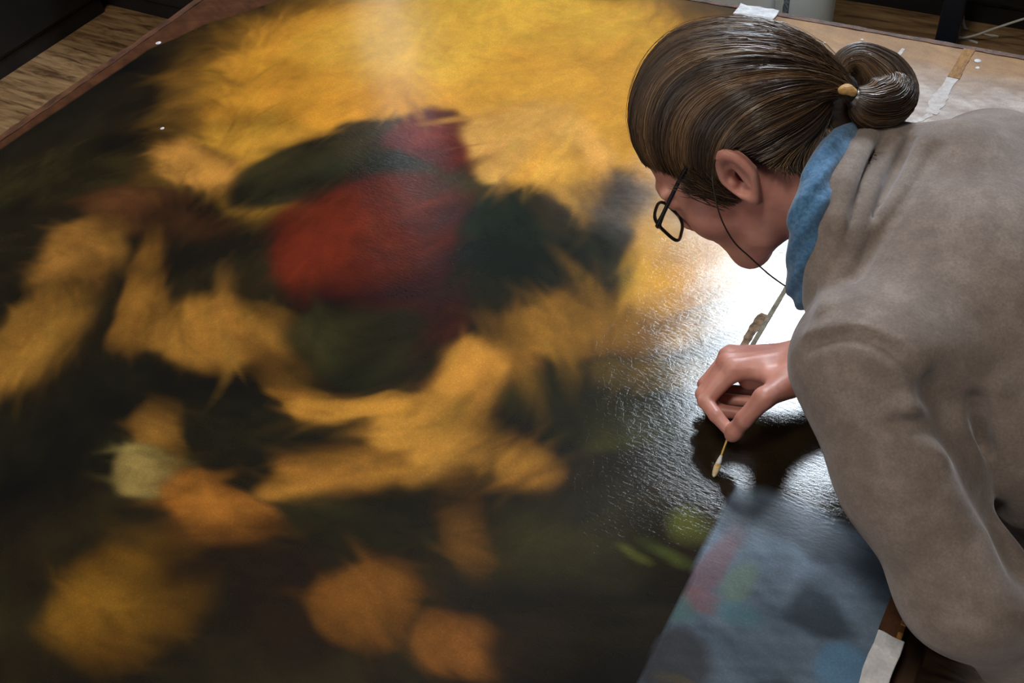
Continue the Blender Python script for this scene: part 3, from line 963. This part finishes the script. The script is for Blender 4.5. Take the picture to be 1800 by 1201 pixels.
def sd_hand(p):
    cm = J['w'] + UL * 0.004
    lm = FING[2][0][0]
    palm = sd_cone(p, J['w'] + UL * 0.0, J['im'] - HA * 0.006, 0.021, 0.0125)
    palm = smin(palm, sd_cone(p, J['w'] + UL * 0.012, FING[0][0][0] - HA * 0.006, 0.019, 0.0125), 0.012)
    palm = smin(palm, sd_cone(p, J['w'] + UL * 0.018, FING[1][0][0] - HA * 0.004, 0.017, 0.012), 0.012)
    palm = smin(palm, sd_cone(p, J['w'] + UL * 0.020, lm, 0.016, 0.011), 0.012)
    # ball of the thumb and the web to the index finger
    palm = smin(palm, sd_cone(p, J['w'] - UL * 0.004, J['tc'], 0.018, 0.017), 0.015)
    palm = smin(palm, sd_cone(p, J['tc'], J['tm'], 0.0165, 0.0125), 0.012)
    web = sd_cone(p, (J['tc'] * 0.6 + J['tm'] * 0.4), J['im'] * 0.6 + J['w'] * 0.4, 0.009, 0.010)
    palm = smin(palm, web, 0.012)
    palm = smin(palm, sd_cone(p, up_z((-0.195, 0.840, 0.055)), up_z((-0.235, 0.822, 0.052)), 0.018, 0.016), 0.012)
    thumb = chain(p, [J['tm'], J['ti'], J['tt']], [0.0122, 0.0105, 0.0095], 0.004)
    thumb = smin(thumb, sd_ell(p, J['ti'] * 0.25 + J['tt'] * 0.75, (0.0108, 0.0105, 0.0125)), 0.004)
    d = smin(palm, thumb, 0.006)
    idx = chain(p, [J['im'], J['ip'], J['id'], J['it']], [0.0118, 0.0098, 0.0086, 0.0076], 0.003)
    d_i = smin(palm, idx, 0.010)
    d = np.minimum(d, d_i)
    for pts, r in FING:
        f = chain(p, pts, [r * 1.25, r * 1.05, r * 0.95, r * 0.85], 0.003)
        d = np.minimum(d, smin(palm, f, 0.008))
    # knuckles
    for c_ in (J['im'], FING[0][0][0], FING[1][0][0]):
        d = smin(d, sd_ell(p, c_ - DN * 0.005, (0.010, 0.010, 0.008)), 0.006)
    # tendons on the back of the hand
    for c_ in (J['im'], FING[0][0][0]):
        d = smin(d, sd_cone(p, J['w'] * 0.7 + c_ * 0.3 - DN * 0.014, c_ - DN * 0.011, 0.003, 0.003), 0.008)
    fore = sd_cone(p, J['w'], J['w'] + (ER - J['w']) * 0.75, 0.0245, 0.036)
    fore2 = sd_cone(p, J['w'] + UL * 0.014, J['w'] + (ER - J['w']) * 0.75, 0.022, 0.036)
    fore = smin(fore, fore2, 0.01)
    return smin(d, fore, 0.014)

# left hand, hanging relaxed beside the table
LHD = V3(0.40, 0.15, -0.9); LHD /= np.linalg.norm(LHD)
LSD = V3(0.85, 0.5, 0.07); LSD -= LHD * (LSD @ LHD); LSD /= np.linalg.norm(LSD)
LPD = np.cross(LHD, LSD)
def sd_lhand(p):
    k0 = WL + LHD * 0.02
    palm = None
    tips = []
    for i, (o, ln, r) in enumerate(((-0.030, 0.080, 0.0085), (-0.010, 0.088, 0.009), (0.010, 0.082, 0.0085), (0.029, 0.066, 0.0075))):
        kn = k0 + LHD * 0.075 + LSD * o
        s = sd_cone(p, k0 + LSD * o * 0.55, kn, 0.016, 0.0115)
        palm = s if palm is None else smin(palm, s, 0.010)
        tips.append((kn, kn + LHD * ln * 0.5 + LPD * 0.006, kn + LHD * ln * 0.8 + LPD * 0.018, kn + LHD * ln * 0.95 + LPD * 0.03, r))
    d = palm
    for a, b, c_, e, r in tips:
        d = np.minimum(d, smin(palm, chain(p, [a, b, c_, e], [r * 1.2, r, r * 0.95, r * 0.85], 0.003), 0.007))
    th = chain(p, [k0 + LHD * 0.01 - LSD * 0.025, k0 + LHD * 0.045 - LSD * 0.046 + LPD * 0.012, k0 + LHD * 0.085 - LSD * 0.046 + LPD * 0.022], [0.014, 0.0115, 0.0085], 0.004)
    d = np.minimum(d, smin(palm, th, 0.010))
    return smin(d, sd_cone(p, EL * 0.3 + WL * 0.7, k0, 0.034, 0.024), 0.012)

KN = [up_z((0.36, 0.72, -0.36)), up_z((0.36, 0.94, -0.36))]
AN = [up_z((0.42, 0.71, -0.715)), up_z((0.42, 0.95, -0.715))]
def sd_trunk(p):
    """torso under the clothes"""
    s = V3(1, 1 / 1.45, 1)
    a, b = V3(0.02, 0.825, PZ + 0.275), HIP
    d = sd_cone(p * s, a * s, b * s, 0.080, 0.105)
    d = smin(d, sd_cone(p, SL, SR, 0.042, 0.042), 0.03)
    d = smin(d, sd_cone(p, NECK_B, V3(0.04, 0.825, PZ + 0.28), 0.040, 0.060), 0.04)
    for i, y in enumerate((-0.085, 0.085)):
        d = smin(d, chain(p, [HIP + V3(0.0, y, -0.05), KN[i], AN[i]], [0.092, 0.062, 0.042]), 0.03)
    d = smin(d, chain(p, [SL, EL, EL * 0.3 + WL * 0.7], [0.038, 0.036, 0.034]), 0.02)
    d = smin(d, chain(p, [SR, ER, ER * 0.4 + WR * 0.6], [0.050, 0.042, 0.034]), 0.03)
    return d

COLLAR = [point(1528, 236, 1.045), point(1492, 282, 0.995), point(1468, 335, 0.965), point(1455, 395, 0.955), point(1450, 455, 0.965), point(1456, 515, 0.99)]
def sd_sweater0(p):
    s = V3(1, 1 / 1.33, 1)
    a, b = V3(-0.005, 0.845, PZ + 0.275), HIP + V3(0.03, 0, -0.005)
    d = sd_cone(p * s, a * s, b * s, 0.118, 0.142)
    d = smin(d, sd_cone(p, SL + V3(0.01, 0.02, 0.0), SR + V3(0.0, -0.02, 0), 0.074, 0.078), 0.06)
    d = smin(d, sd_cone(p, V3(-0.02, 0.825, PZ + 0.31), V3(-0.095, 0.825, PZ + 0.318), 0.085, 0.072), 0.05)
    d = smin(d, sd_cone(p, point(1565, 278, 1.03), point(1690, 290, 1.0), 0.032, 0.045), 0.04)
    d = smin(d, chain(p, COLLAR, [0.022] * len(COLLAR)), 0.035)
    d = smin(d, sd_cone(p, V3(0.03, 0.785, PZ + 0.215), V3(0.40, 0.765, PZ - 0.02), 0.105, 0.128), 0.05)
    d = smin(d, sd_cone(p, V3(0.16, 0.79, PZ + 0.12), V3(0.16, 0.68, PZ - 0.075), 0.074, 0.052), 0.05)
    arm = chain(p, [SL, SL * 0.5 + EL * 0.5 + V3(-0.006, -0.004, 0), EL, EL * 0.4 + WL * 0.6, WL], [0.070, 0.060, 0.055, 0.047, 0.034], 0.03)
    d = smin(d, arm, 0.014)
    arm2 = chain(p, [SR, ER, ER * 0.42 + WR * 0.58], [0.070, 0.056, 0.044], 0.03)
    return smin(d, arm2, 0.035)

FOLDS = [                       # run of the crease, height (+ raised, - sunk), half-width
    ([(1530, 240), (1500, 300), (1478, 380), (1462, 460), (1450, 540)], 0.007, 0.010),
    ([(1575, 245), (1540, 310), (1508, 390), (1480, 470)], 0.008, 0.010),
    ([(1625, 245), (1590, 320), (1540, 400)], 0.005, 0.010),
    ([(1552, 245), (1520, 305), (1493, 385), (1472, 465)], -0.006, 0.006),
    ([(1600, 245), (1565, 318), (1524, 398)], -0.007, 0.006),
    ([(1645, 260), (1600, 340), (1545, 420), (1500, 490)], -0.005, 0.006),
    ([(1425, 605), (1470, 592), (1515, 592), (1560, 612), (1600, 648), (1650, 695)], -0.007, 0.0055),
    ([(1425, 585), (1470, 574), (1515, 575), (1560, 594)], 0.003, 0.008),
    ([(1600, 715), (1650, 722), (1692, 745)], 0.009, 0.012),
    ([(1580, 745), (1640, 752), (1695, 780)], -0.010, 0.009),
    ([(1575, 775), (1640, 785), (1700, 815)], 0.007, 0.012),
    ([(1650, 692), (1675, 740), (1705, 800), (1740, 870), (1775, 940), (1800, 990)], -0.030, 0.018),
    ([(1745, 690), (1765, 770), (1760, 850)], 0.012, 0.016),
    ([(1720, 700), (1730, 780)], -0.010, 0.010),
    ([(1795, 720), (1800, 820), (1785, 910)], 0.012, 0.016)]
FOLDS = [(lay_on(sd_sweater0, [q[:2] for q in smooth_pts([(a, b, 0) for a, b in l], 3)]), h, w_) for l, h, w_ in FOLDS]

def sd_sweater(p):
    d = sd_sweater0(p)
    near = np.abs(d) < 0.06
    if near.any():
        pn = p[near]; dn = d[near]
        mn, mx_ = pn.min(0), pn.max(0)
        for pts, h, w_ in FOLDS:
            if (pts.min(0) - 3 * w_ > mx_).any() or (pts.max(0) + 3 * w_ < mn).any(): continue
            c_ = chain(pn, list(pts), [0.0] * len(pts))
            dn = dn - h * np.exp(-(c_ / w_) ** 2)
        d[near] = dn
    d = d + 0.0018 * fbm(p, 30, 41, 2)
    # open at the neck so the scarf and the throat come through, and at the hem
    nk = sd_cone(p, hw((0, -0.024, -0.055)), hw((0, -0.024, -0.055)) * 0.70 + NECK_B * 0.30, 0.066, 0.060)
    d = smax(d, -nk, 0.008)
    hem = (p - HIP) @ (lambda v: v / np.linalg.norm(v))(V3(0.86, 0, -0.5)) - 0.10
    return smax(d, hem, 0.01)

def sd_trousers(p):
    s = V3(1, 1 / 1.35, 1)
    d = sd_cone(p * s, (HIP + V3(-0.02, 0, 0.02)) * s, (HIP + V3(0.02, 0, -0.06)) * s, 0.125, 0.125)
    for i, y in enumerate((-0.085, 0.085)):
        d = smin(d, chain(p, [HIP + V3(0.0, y, -0.06), KN[i], AN[i] + V3(0, 0, 0.01)], [0.105, 0.078, 0.064]), 0.03)
    d = d + 0.003 * fbm(p, 28, 51, 2)
    return np.maximum(d, (PZ - 0.735 + 0.0) - p[:, 2])

person = tag(empty('person', (0.40, 0.83, 0.0)),
             'person in a taupe sweater and blue scarf bending over the painting with a swab', 'person')

def sdf_obj(name, parts, m, parent):
    v, f = join_np(parts)
    return link(name, mesh_np(name, v, f), m, parent, True)

hb_lo, hb_hi = HC - 0.19, HC + 0.19
body_parts = [
    surface(sd_head, np.minimum(hb_lo, NECK_B - 0.08), np.maximum(hb_hi, NECK_B + 0.08), 0.0024),
    surface(lambda p: ear(hl(p), -1), hw((-0.079, -0.008, -0.012)) - 0.06, hw((-0.079, -0.008, -0.012)) + 0.06, 0.0011),
    surface(lambda p: ear(hl(p), 1), hw((0.079, -0.008, -0.012)) - 0.06, hw((0.079, -0.008, -0.012)) + 0.06, 0.0014),
    surface(sd_hand, V3(-0.31, 0.70, PZ - 0.002), V3(-0.02, 1.05, PZ + 0.15), 0.0017),
    surface(sd_lhand, WL + V3(-0.10, -0.10, -0.22), WL + V3(0.12, 0.10, 0.10), 0.0035),
    surface(sd_trunk, V3(-0.25, 0.4, 0.02), V3(0.75, 1.2, 1.35), 0.011),
]
sdf_obj('body', body_parts, M_skin, person)
sdf_obj('sweater', [surface(sd_sweater, V3(-0.26, 0.36, 0.55), V3(0.72, 1.25, 1.32), 0.0038)], M_knit, person)
sdf_obj('trousers', [surface(sd_trousers, V3(0.15, 0.55, 0.03), V3(0.66, 1.12, 1.05), 0.009)], M_trouser, person)
for i in range(2):
    a = AN[i]
    fn = lambda p, a=a: np.maximum(smin(sd_ell(p, (a[0] - 0.01, a[1], 0.045), (0.06, 0.042, 0.05)), sd_ell(p, (a[0] - 0.13, a[1], 0.030), (0.09, 0.044, 0.038)), 0.03), 0.001 - p[:, 2])
    sdf_obj('shoe', [surface(fn, a + V3(-0.26, -0.08, -0.12), a + V3(0.10, 0.08, 0.08), 0.006)], M_shoe, person)

# scarf: a soft ring of cloth round the neck
sc_pts = [point(1500, 226, 1.035), point(1462, 268, 0.985), point(1436, 320, 0.955), point(1421, 380, 0.95), point(1412, 440, 0.965), point(1412, 490, 0.995), point(1425, 520, 1.03)]
front = NECK_B + V3(-0.10, 0.03, -0.085)
right = NECK_B + V3(-0.06, 0.055, -0.025)
sc_ring = sc_pts + [front, (front + right) / 2 + V3(-0.02, 0.035, -0.01), right, (right + sc_pts[0]) / 2 + V3(0, 0.0, -0.01), sc_pts[0]]
SC = [V3(*q) for q in smooth_pts(sc_ring, 3)]
def sd_scarf(p):
    n = len(SC)
    d = chain(p, SC, [0.0165 + 0.002 * math.sin(i * 0.9) for i in range(n)])
    nk0 = hw((0, -0.022, -0.050))
    ax = NECK_B - nk0; L_ = np.linalg.norm(ax); ax /= L_
    t = (p - nk0) @ ax
    return d + 0.0016 * np.sin(t * 330 + 1.2 * fbm(p, 12, 61, 1)) + 0.0008 * fbm(p, 50, 62, 1)
sa = np.array(SC)
sdf_obj('scarf', [surface(sd_scarf, sa.min(0) - 0.04, sa.max(0) + 0.04, 0.0024)], M_scarf, person)

# ------------------------------------------------------------------ hair
HE_C = V3(0, -0.014, 0.028)
HE_R = V3(0.086, 0.108, 0.097)
TIE = V3(0.0, -0.112, -0.033)
def hairline(q): return (q[:, 2] - (0.84 * q[:, 1] - 0.0094)) / 1.306
def sd_cap(p):
    q = hl(p)
    d = sd_ell(q, HE_C, HE_R - 0.010)
    d = smin(d, sd_cone(q, TIE * 0.8 + HE_C * 0.2, TIE, 0.026, 0.012), 0.02)
    d = smax(d, -hairline(q) - 0.002, 0.012)
    nape = np.maximum(np.maximum(sd_head(p) - 0.004, -(q[:, 2] - 1.86 * (q[:, 1] + 0.03) + 0.03) / 2.11), -0.112 - q[:, 2])
    d = smin(d, nape, 0.006)
    d = smin(d, sd_cone(q, TIE * 0.9, V3(0.0, -0.080, -0.074), 0.010, 0.014), 0.015)
    for s in (-1, 1):
        d = smax(d, -sd_ell(q, (0.088 * s, -0.008, -0.016), (0.024, 0.022, 0.032)), 0.006)
    ang = np.arctan2(q[:, 0], q[:, 2] + 0.033)
    return d + 0.0006 * np.sin(ang * 46 + 3 * fbm(q, 30, 71, 2))

def hair_material():
    m, nt, b = nodes_of('brown_hair')
    a = nt.nodes.new('ShaderNodeVertexColor'); a.layer_name = 'strand'
    nt.links.new(a.outputs['Color'], b.inputs['Base Color'])
    b.inputs['Roughness'].default_value = 0.36
    b.inputs['Specular IOR Level'].default_value = 0.9
    return m
M_hair = hair_material()
M_cap = mat('hair_base', (40, 28, 20), (58, 42, 30), 60, 0.6)

def strands(paths, rad, tones):
    """paths: (n, m, 3) room points -> one mesh of three-sided strands"""
    n, m, _ = paths.shape
    t = np.gradient(paths, axis=1)
    t /= np.linalg.norm(t, axis=2, keepdims=True) + 1e-12
    ref = RNG.normal(size=(n, 1, 3))
    u = np.cross(t, ref); u /= np.linalg.norm(u, axis=2, keepdims=True) + 1e-12
    v = np.cross(t, u)
    prof = np.ones(m); prof[0] = 0.35; prof[-1] = 0.35
    rr = (rad[:, None] * prof[None])[..., None]
    rings = [paths + (u * math.cos(a) + v * math.sin(a)) * rr for a in (0, 2.094, 4.189)]
    V = np.stack(rings, 2).reshape(-1, 3)
    base = (np.arange(n)[:, None] * m + np.arange(m - 1)[None]).ravel() * 3
    F = []
    for k in range(3):
        k2 = (k + 1) % 3
        F.append(np.stack([base + k, base + k2, base + 3 + k2, base + 3 + k], 1))
    F = np.concatenate(F)
    C = np.repeat(np.concatenate([tones, np.ones((n, 1))], 1), m * 3, axis=0).astype(np.float32)
    return V, F, C

def hair_tones(n, light):
    pal = np.array([srgb(c_)[:3] for c_ in ((46, 32, 24), (70, 50, 34), (90, 66, 44), (118, 88, 58), (144, 116, 86))])
    k = np.clip(light + RNG.normal(size=n) * 0.75, 0, 3.999)
    i = k.astype(int); f = (k - i)[:, None]
    return pal[i] * (1 - f) + pal[i + 1] * f

def scalp_strands(n, m=16):
    out, lt, rr = [], [], []
    # hairline loop: front - temple - sideburn - over the ear - nape, in head coordinates
    loop = [(0, 0.084, 0.064), (0.045, 0.072, 0.054), (0.070, 0.046, 0.026), (0.073, 0.026, -0.018), (0.079, 0.010, 0.000), (0.080, -0.018, 0.022), (0.078, -0.036, -0.030), (0.073, -0.060, -0.070), (0.045, -0.092, -0.098), (0, -0.104, -0.106)]
    loop = np.array(smooth_pts(loop, 8))
    T = (TIE - HE_C) / HE_R; Tn = np.linalg.norm(T); Td = T / Tn
    s = np.where(RNG.random(n) < 0.62, -1.0, 1.0)      # locks on either side of the head
    u = np.where(RNG.random(n) < 0.62, RNG.random(n) * 0.36, RNG.random(n))
    idx = np.clip((u * (len(loop) - 1)).astype(int), 0, len(loop) - 2)
    fr = (u * (len(loop) - 1) - idx)[:, None]
    st = loop[idx] * (1 - fr) + loop[idx + 1] * fr
    st = st * np.stack([s, np.ones(n), np.ones(n)], 1)
    st += RNG.normal(size=(n, 3)) * 0.003
    d0 = (st - HE_C) / HE_R
    d0 /= np.linalg.norm(d0, axis=1, keepdims=True)
    t0 = np.where(RNG.random(n) < 0.45, 0, RNG.random(n) * 0.55)[:, None]
    t = t0 + (1 - t0) * np.linspace(0, 1, m)[None]
    # hair from the brow is combed over the crown, hair from the sides straight back
    lift = np.interp(u, [0, 0.11, 0.22, 0.33, 0.45, 0.56, 1.0], [2.3, 2.0, 1.2, 0.6, 0.35, 0.15, 0.0])
    mid = (d0 + Td) * 0.5
    ctl = np.stack([d0[:, 0] * 1.25, mid[:, 1], lift], 1)
    low = np.clip((u - 0.45) / 0.2, 0, 1)[:, None]
    ctl = ctl * (1 - low) + (mid * 1.15) * low
    T_ = t[..., None]
    a = (1 - T_) ** 2 * d0[:, None] + 2 * T_ * (1 - T_) * ctl[:, None] + T_ ** 2 * Td
    a /= np.linalg.norm(a, axis=2, keepdims=True)
    lock = fbm(np.stack([u * 9 * s, s * 2], 1), 5.0, 81, 3)
    lay = RNG.random(n) ** 1.5
    rad = 1.0 + 0.015 * lock[:, None] + 0.03 * lay[:, None] * np.sin(np.pi * np.clip(t, 0, 1)) - 0.035 * (1 - lay[:, None]) * 0.5
    start = np.clip(t / 0.12, 0, 1)
    rad = rad * (0.955 + 0.045 * start)
    rad = rad + (Tn - 1.0) * np.clip((t - 0.72) / 0.28, 0, 1) ** 2
    wob = np.stack([fbm(np.stack([u * 60, t[:, k] * 3], 1), 3.0, 91, 2) for k in range(m)], 1)
    rad = rad + 0.006 * wob
    q = HE_C + a * HE_R * rad[..., None]
    nb_ = (np.clip(1 - t / 0.45, 0, 1) ** 1.5 * np.clip((u - 0.58) / 0.1, 0, 1)[:, None])[..., None]
    q = q * (1 - nb_) + (st * 1.02)[:, None] * nb_
    # gather the ends into the tie
    g = np.clip((t - 0.6) / 0.4, 0, 1)[..., None] ** 2
    jit = RNG.normal(size=(n, 1, 3)) * 0.0065
    q = q * (1 - g) + (q * 0.25 + (TIE + jit) * 0.75) * g
    # strands passing the ear are tucked above and behind it
    for sd in (-1, 1):
        c_ = V3(0.086 * sd, -0.008, -0.016)
        e = (q - c_) / V3(0.024, 0.021, 0.034)
        r = np.linalg.norm(e, axis=2, keepdims=True)
        q = np.where(r < 1, c_ + e / np.maximum(r, 1e-3) * V3(0.024, 0.021, 0.034) , q)
    light = 1.35 + 1.25 * fbm(np.stack([u * 30 * s, s], 1), 2.2, 83, 3)
    return q, light

NS = 12000
q, light = scalp_strands(NS)
scalp = HC + q @ HF.T
tone = hair_tones(NS, light)
v1, f1, c1 = strands(scalp, RNG.uniform(0.00025, 0.0006, NS), tone)

# knot: the tail folded into a loop behind the tie
TW = hw(TIE)
kn_path = [TW, point(1474, 135, 1.002), point(1484, 113, 1.007), point(1508, 110, 1.012), point(1540, 132, 1.017), point(1560, 158, 1.017), point(1553, 178, 1.007), point(1524, 184, 0.997), point(1498, 174, 0.992)]
KP = np.array(smooth_pts(kn_path, 6))
KR = np.interp(np.linspace(0, 1, len(KP)), [0, 0.12, 0.25, 0.5, 0.7, 0.88, 1], [0.009, 0.010, 0.013, 0.027, 0.029, 0.024, 0.012])
def sd_knot(p): return chain(p, list(KP), list(KR * 0.74))
def knot_strands(n, m=22):
    tt = np.gradient(KP, axis=0); tt /= np.linalg.norm(tt, axis=1, keepdims=True)
    ref = CR[:, 2]
    uu = np.cross(tt, ref); uu /= np.linalg.norm(uu, axis=1, keepdims=True)
    ww = np.cross(tt, uu)
    ph = RNG.random(n) * 2 * np.pi
    r0 = 0.80 + 0.24 * RNG.random(n)
    a0 = np.where(RNG.random(n) < 0.5, 0, RNG.random(n) * 0.5); a1 = np.minimum(1, a0 + 0.45 + 0.5 * RNG.random(n))
    s = a0[:, None] + (a1 - a0)[:, None] * np.linspace(0, 1, m)[None]
    x = s * (len(KP) - 1); i = np.clip(x.astype(int), 0, len(KP) - 2); f = (x - i)[..., None]
    L_ = lambda A: A[i] * (1 - f) + A[i + 1] * f
    rr = (KR[i] * (1 - f[..., 0]) + KR[i + 1] * f[..., 0]) * r0[:, None]
    an = ph[:, None] + 0.9 * s
    pth = L_(KP) + (L_(uu) * np.cos(an)[..., None] + L_(ww) * np.sin(an)[..., None]) * rr[..., None]
    return pth, 1.3 + 0.8 * np.sin(ph * 3)
NK = 2600
kp, kl = knot_strands(NK)
v2, f2, c2 = strands(kp, RNG.uniform(0.00025, 0.0006, NK), hair_tones(NK, kl))

# loose flyaway hairs
NF = 160
qf, lf = scalp_strands(NF, 16)
fl = HC + (qf + (qf - HE_C) * (np.sin(np.linspace(0, np.pi, 16))[None, :, None] * RNG.uniform(0.01, 0.07, (NF, 1, 1)))) @ HF.T
v3, f3, c3 = strands(fl, np.full(NF, 0.00018), hair_tones(NF, lf + 0.4))

# short hair in front of the ears
NB = 700
sb = np.where(RNG.random(NB) < 0.6, -1.0, 1.0)
b0 = np.stack([sb * RNG.uniform(0.074, 0.084, NB), 0.030 + RNG.normal(size=NB) * 0.010, 0.018 + RNG.normal(size=NB) * 0.006], 1)
b2 = np.stack([sb * RNG.uniform(0.069, 0.0735, NB), 0.0185 + RNG.normal(size=NB) * 0.006, RNG.uniform(-0.036, -0.010, NB)], 1)
b1_ = (b0 + b2) / 2 + np.stack([sb * 0.006, np.full(NB, 0.004), np.zeros(NB)], 1)
tt_ = np.linspace(0, 1, 9)[None, :, None]
bq = (1 - tt_) ** 2 * b0[:, None] + 2 * tt_ * (1 - tt_) * b1_[:, None] + tt_ ** 2 * b2[:, None]
v4, f4, c4 = strands(HC + bq @ HF.T, RNG.uniform(0.00025, 0.0005, NB), hair_tones(NB, np.full(NB, 0.8)))

cap_v, cap_f = surface(sd_cap, HC - 0.17, HC + 0.17, 0.0026)
kv, kf = surface(sd_knot, KP.min(0) - 0.04, KP.max(0) + 0.04, 0.003)
bv = np.concatenate([cap_v, kv]); bf = np.concatenate([cap_f, kf + len(cap_v)])
cc = np.tile(np.array([*srgb((48, 34, 24))], np.float32), (len(bv), 1))
V = np.concatenate([bv, v1, v2, v3, v4])
F = np.concatenate([bf, f1 + len(bv), f2 + len(bv) + len(v1), f3 + len(bv) + len(v1) + len(v2), f4 + len(bv) + len(v1) + len(v2) + len(v3)])
me = mesh_np('hair', V, F)
ca = me.color_attributes.new('strand', 'FLOAT_COLOR', 'POINT')
ca.data.foreach_set('color', np.concatenate([cc, c1, c2, c3, c4]).astype(np.float32).ravel())
hair = link('hair', me, M_hair, person, True)
# eyebrows
# hair tie with a pale wooden bead
M_tie = mat('hair_tie_elastic', (26, 22, 20), (34, 30, 28), 20, 0.7)
M_bead = mat('tan_bead', (168, 124, 70), (206, 164, 100), 200, 0.6, 0.6, 300)
ring = []
tdir = (point(1520, 150, 1.05) - TW); tdir /= np.linalg.norm(tdir)
e1 = np.cross(tdir, CR[:, 2]); e1 /= np.linalg.norm(e1); e2 = np.cross(tdir, e1)
mb = MB(); mb.tube([tuple(TW + (e1 * math.cos(a) + e2 * math.sin(a)) * 0.0125) for a in np.linspace(0, 2 * math.pi, 20, endpoint=False)], 0.0035, 8, True)
tie_o = mb.build('hair_tie', M_tie, person, True)
bd = point(1489, 157, 0.962)
fnb = lambda p: smin(smin(sd_ell(p, bd, (0.0065, 0.006, 0.005)), sd_ell(p, bd + CR[:, 0] * 0.006 - CR[:, 1] * 0.003, (0.004, 0.004, 0.004)), 0.003), sd_ell(p, bd - CR[:, 0] * 0.005 - CR[:, 1] * 0.001, (0.004, 0.004, 0.0035)), 0.003)
sdf_obj('hair_bead', [surface(fnb, bd - 0.015, bd + 0.015, 0.0012)], M_bead, person)

# ------------------------------------------------------------------ eyeglasses
gl = tag(empty('eyeglasses', hw((0, 0.09, 0.0))), 'black framed eyeglasses worn low with a thin dark neck cord', 'glasses')
def lens_outline(s, n=40):
    pts = []
    for i in range(n):
        a = 2 * math.pi * i / n
        ca_, sa_ = math.cos(a), math.sin(a)
        ex = abs(ca_) ** 0.62 * math.copysign(1, ca_); ez = abs(sa_) ** 0.62 * math.copysign(1, sa_)
        x = 0.0365 * s + 0.0315 * ex
        z = -0.011 + 0.0195 * ez
        y = 0.1045 - 1.2 * x * x
        pts.append(hw((x, y, z)))
    return pts
M_lens = bpy.data.materials.new('lens_glass'); M_lens.use_nodes = True
_nt = M_lens.node_tree; _nt.nodes.clear()
_o = _nt.nodes.new('ShaderNodeOutputMaterial'); _m = _nt.nodes.new('ShaderNodeMixShader')
_t = _nt.nodes.new('ShaderNodeBsdfTransparent'); _g = _nt.nodes.new('ShaderNodeBsdfGlossy'); _m.inputs[0].default_value = 0.07
_t.inputs[0].default_value = (0.96, 0.97, 0.97, 1); _g.inputs['Roughness'].default_value = 0.02
_nt.links.new(_t.outputs[0], _m.inputs[1]); _nt.links.new(_g.outputs[0], _m.inputs[2]); _nt.links.new(_m.outputs[0], _o.inputs[0])
for s in (-1, 1):
    o = lens_outline(s)
    mb = MB(); mb.tube([tuple(p) for p in o], [0.0019] * 40, 8, True)
    mb.build('rim', M_black, gl, True)
    mb = MB()
    fwd = HF[:, 1] * 0.0008
    a_ = [mb.bm.verts.new(tuple(p + fwd)) for p in o]; b_ = [mb.bm.verts.new(tuple(p - fwd)) for p in o]
    mb.bm.faces.new(a_); mb.bm.faces.new(list(reversed(b_)))
    for i in range(40): mb.bm.faces.new((a_[i], b_[i], b_[(i + 1) % 40], a_[(i + 1) % 40]))
    mb.build('lens', M_lens, gl)
    h0 = hw((0.068 * s, 0.0985, 0.000)); h1 = hw((0.072 * s, 0.092, 0.004)); h2 = hw((0.078 * s, 0.030, 0.028)); h3 = hw((0.083 * s, -0.010, 0.036)); h4 = hw((0.082 * s, -0.034, 0.022))
    mb = MB(); mb.tube(smooth_pts([h0, h1, h2, h3, h4], 6), [0.0030] * 7 + [0.0024] * 6 + [0.0018] * 12, 8)
    mb.build('temple', M_black, gl, True)
mb = MB(); mb.tube(smooth_pts([hw((-0.006, 0.1045, -0.004)), hw((0, 0.107, -0.001)), hw((0.006, 0.1045, -0.004))], 5), 0.0018, 8)
mb.build('bridge', M_black, gl, True)
M_cord = mat('dark_cord', (34, 28, 24), (46, 38, 32), 60, 0.6)
mb = MB()
mb.tube(smooth_pts([hw((-0.0835, -0.004, 0.018)), point(1252, 304, 0.955), point(1256, 340, 0.955), point(1268, 385, 0.965), point(1290, 425, 0.985), point(1318, 452, 1.005), point(1355, 485, 1.02), point(1392, 510, 1.03), point(1420, 522, 1.05)], 8), 0.0008, 6)
mb.build('cord', M_cord, gl, True)

# ------------------------------------------------------------------ cotton swab held in the fingers
TIPP = up_z((-0.2292, 0.6975, 0.0045))
PIN = (J['tt'] + J['it']) / 2
sdx = PIN - TIPP; sdx /= np.linalg.norm(sdx)
sw = tag(empty('cotton_swab', tuple(TIPP)), 'cotton swab on a thin wooden stick pinched between finger and thumb', 'swab')
M_stick = mat('birch_stick', (206, 164, 84), (224, 186, 110), 40, 0.6, stretch=(1, 1, 1))
M_cotton = mat('stained_cotton', (214, 176, 84), (236, 228, 208), 120, 0.95, 0.7, 500, 0.001)
M_cot2 = mat('white_cotton', (232, 230, 226), (245, 244, 240), 120, 0.95, 0.7, 500, 0.001)
mb = MB(); mb.tube([tuple(TIPP + sdx * k) for k in (0.006, 0.03, 0.045, 0.062)], 0.0013, 10); mb.build('stick', M_stick, sw, True)
prof = [(0.0008, -0.004), (0.0026, -0.002), (0.0038, 0.003), (0.0042, 0.009), (0.0036, 0.014)]
mb = MB(); mb.lathe(prof, tuple(TIPP), 20, tuple(sdx)); mb.build('cotton_tip', M_cotton, sw, True)
prof = [(0.0036, 0.014), (0.0030, 0.018), (0.0021, 0.022), (0.0014, 0.025)]
mb = MB(); mb.lathe(prof, tuple(TIPP), 20, tuple(sdx)); mb.build('cotton_neck', M_cot2, sw, True)
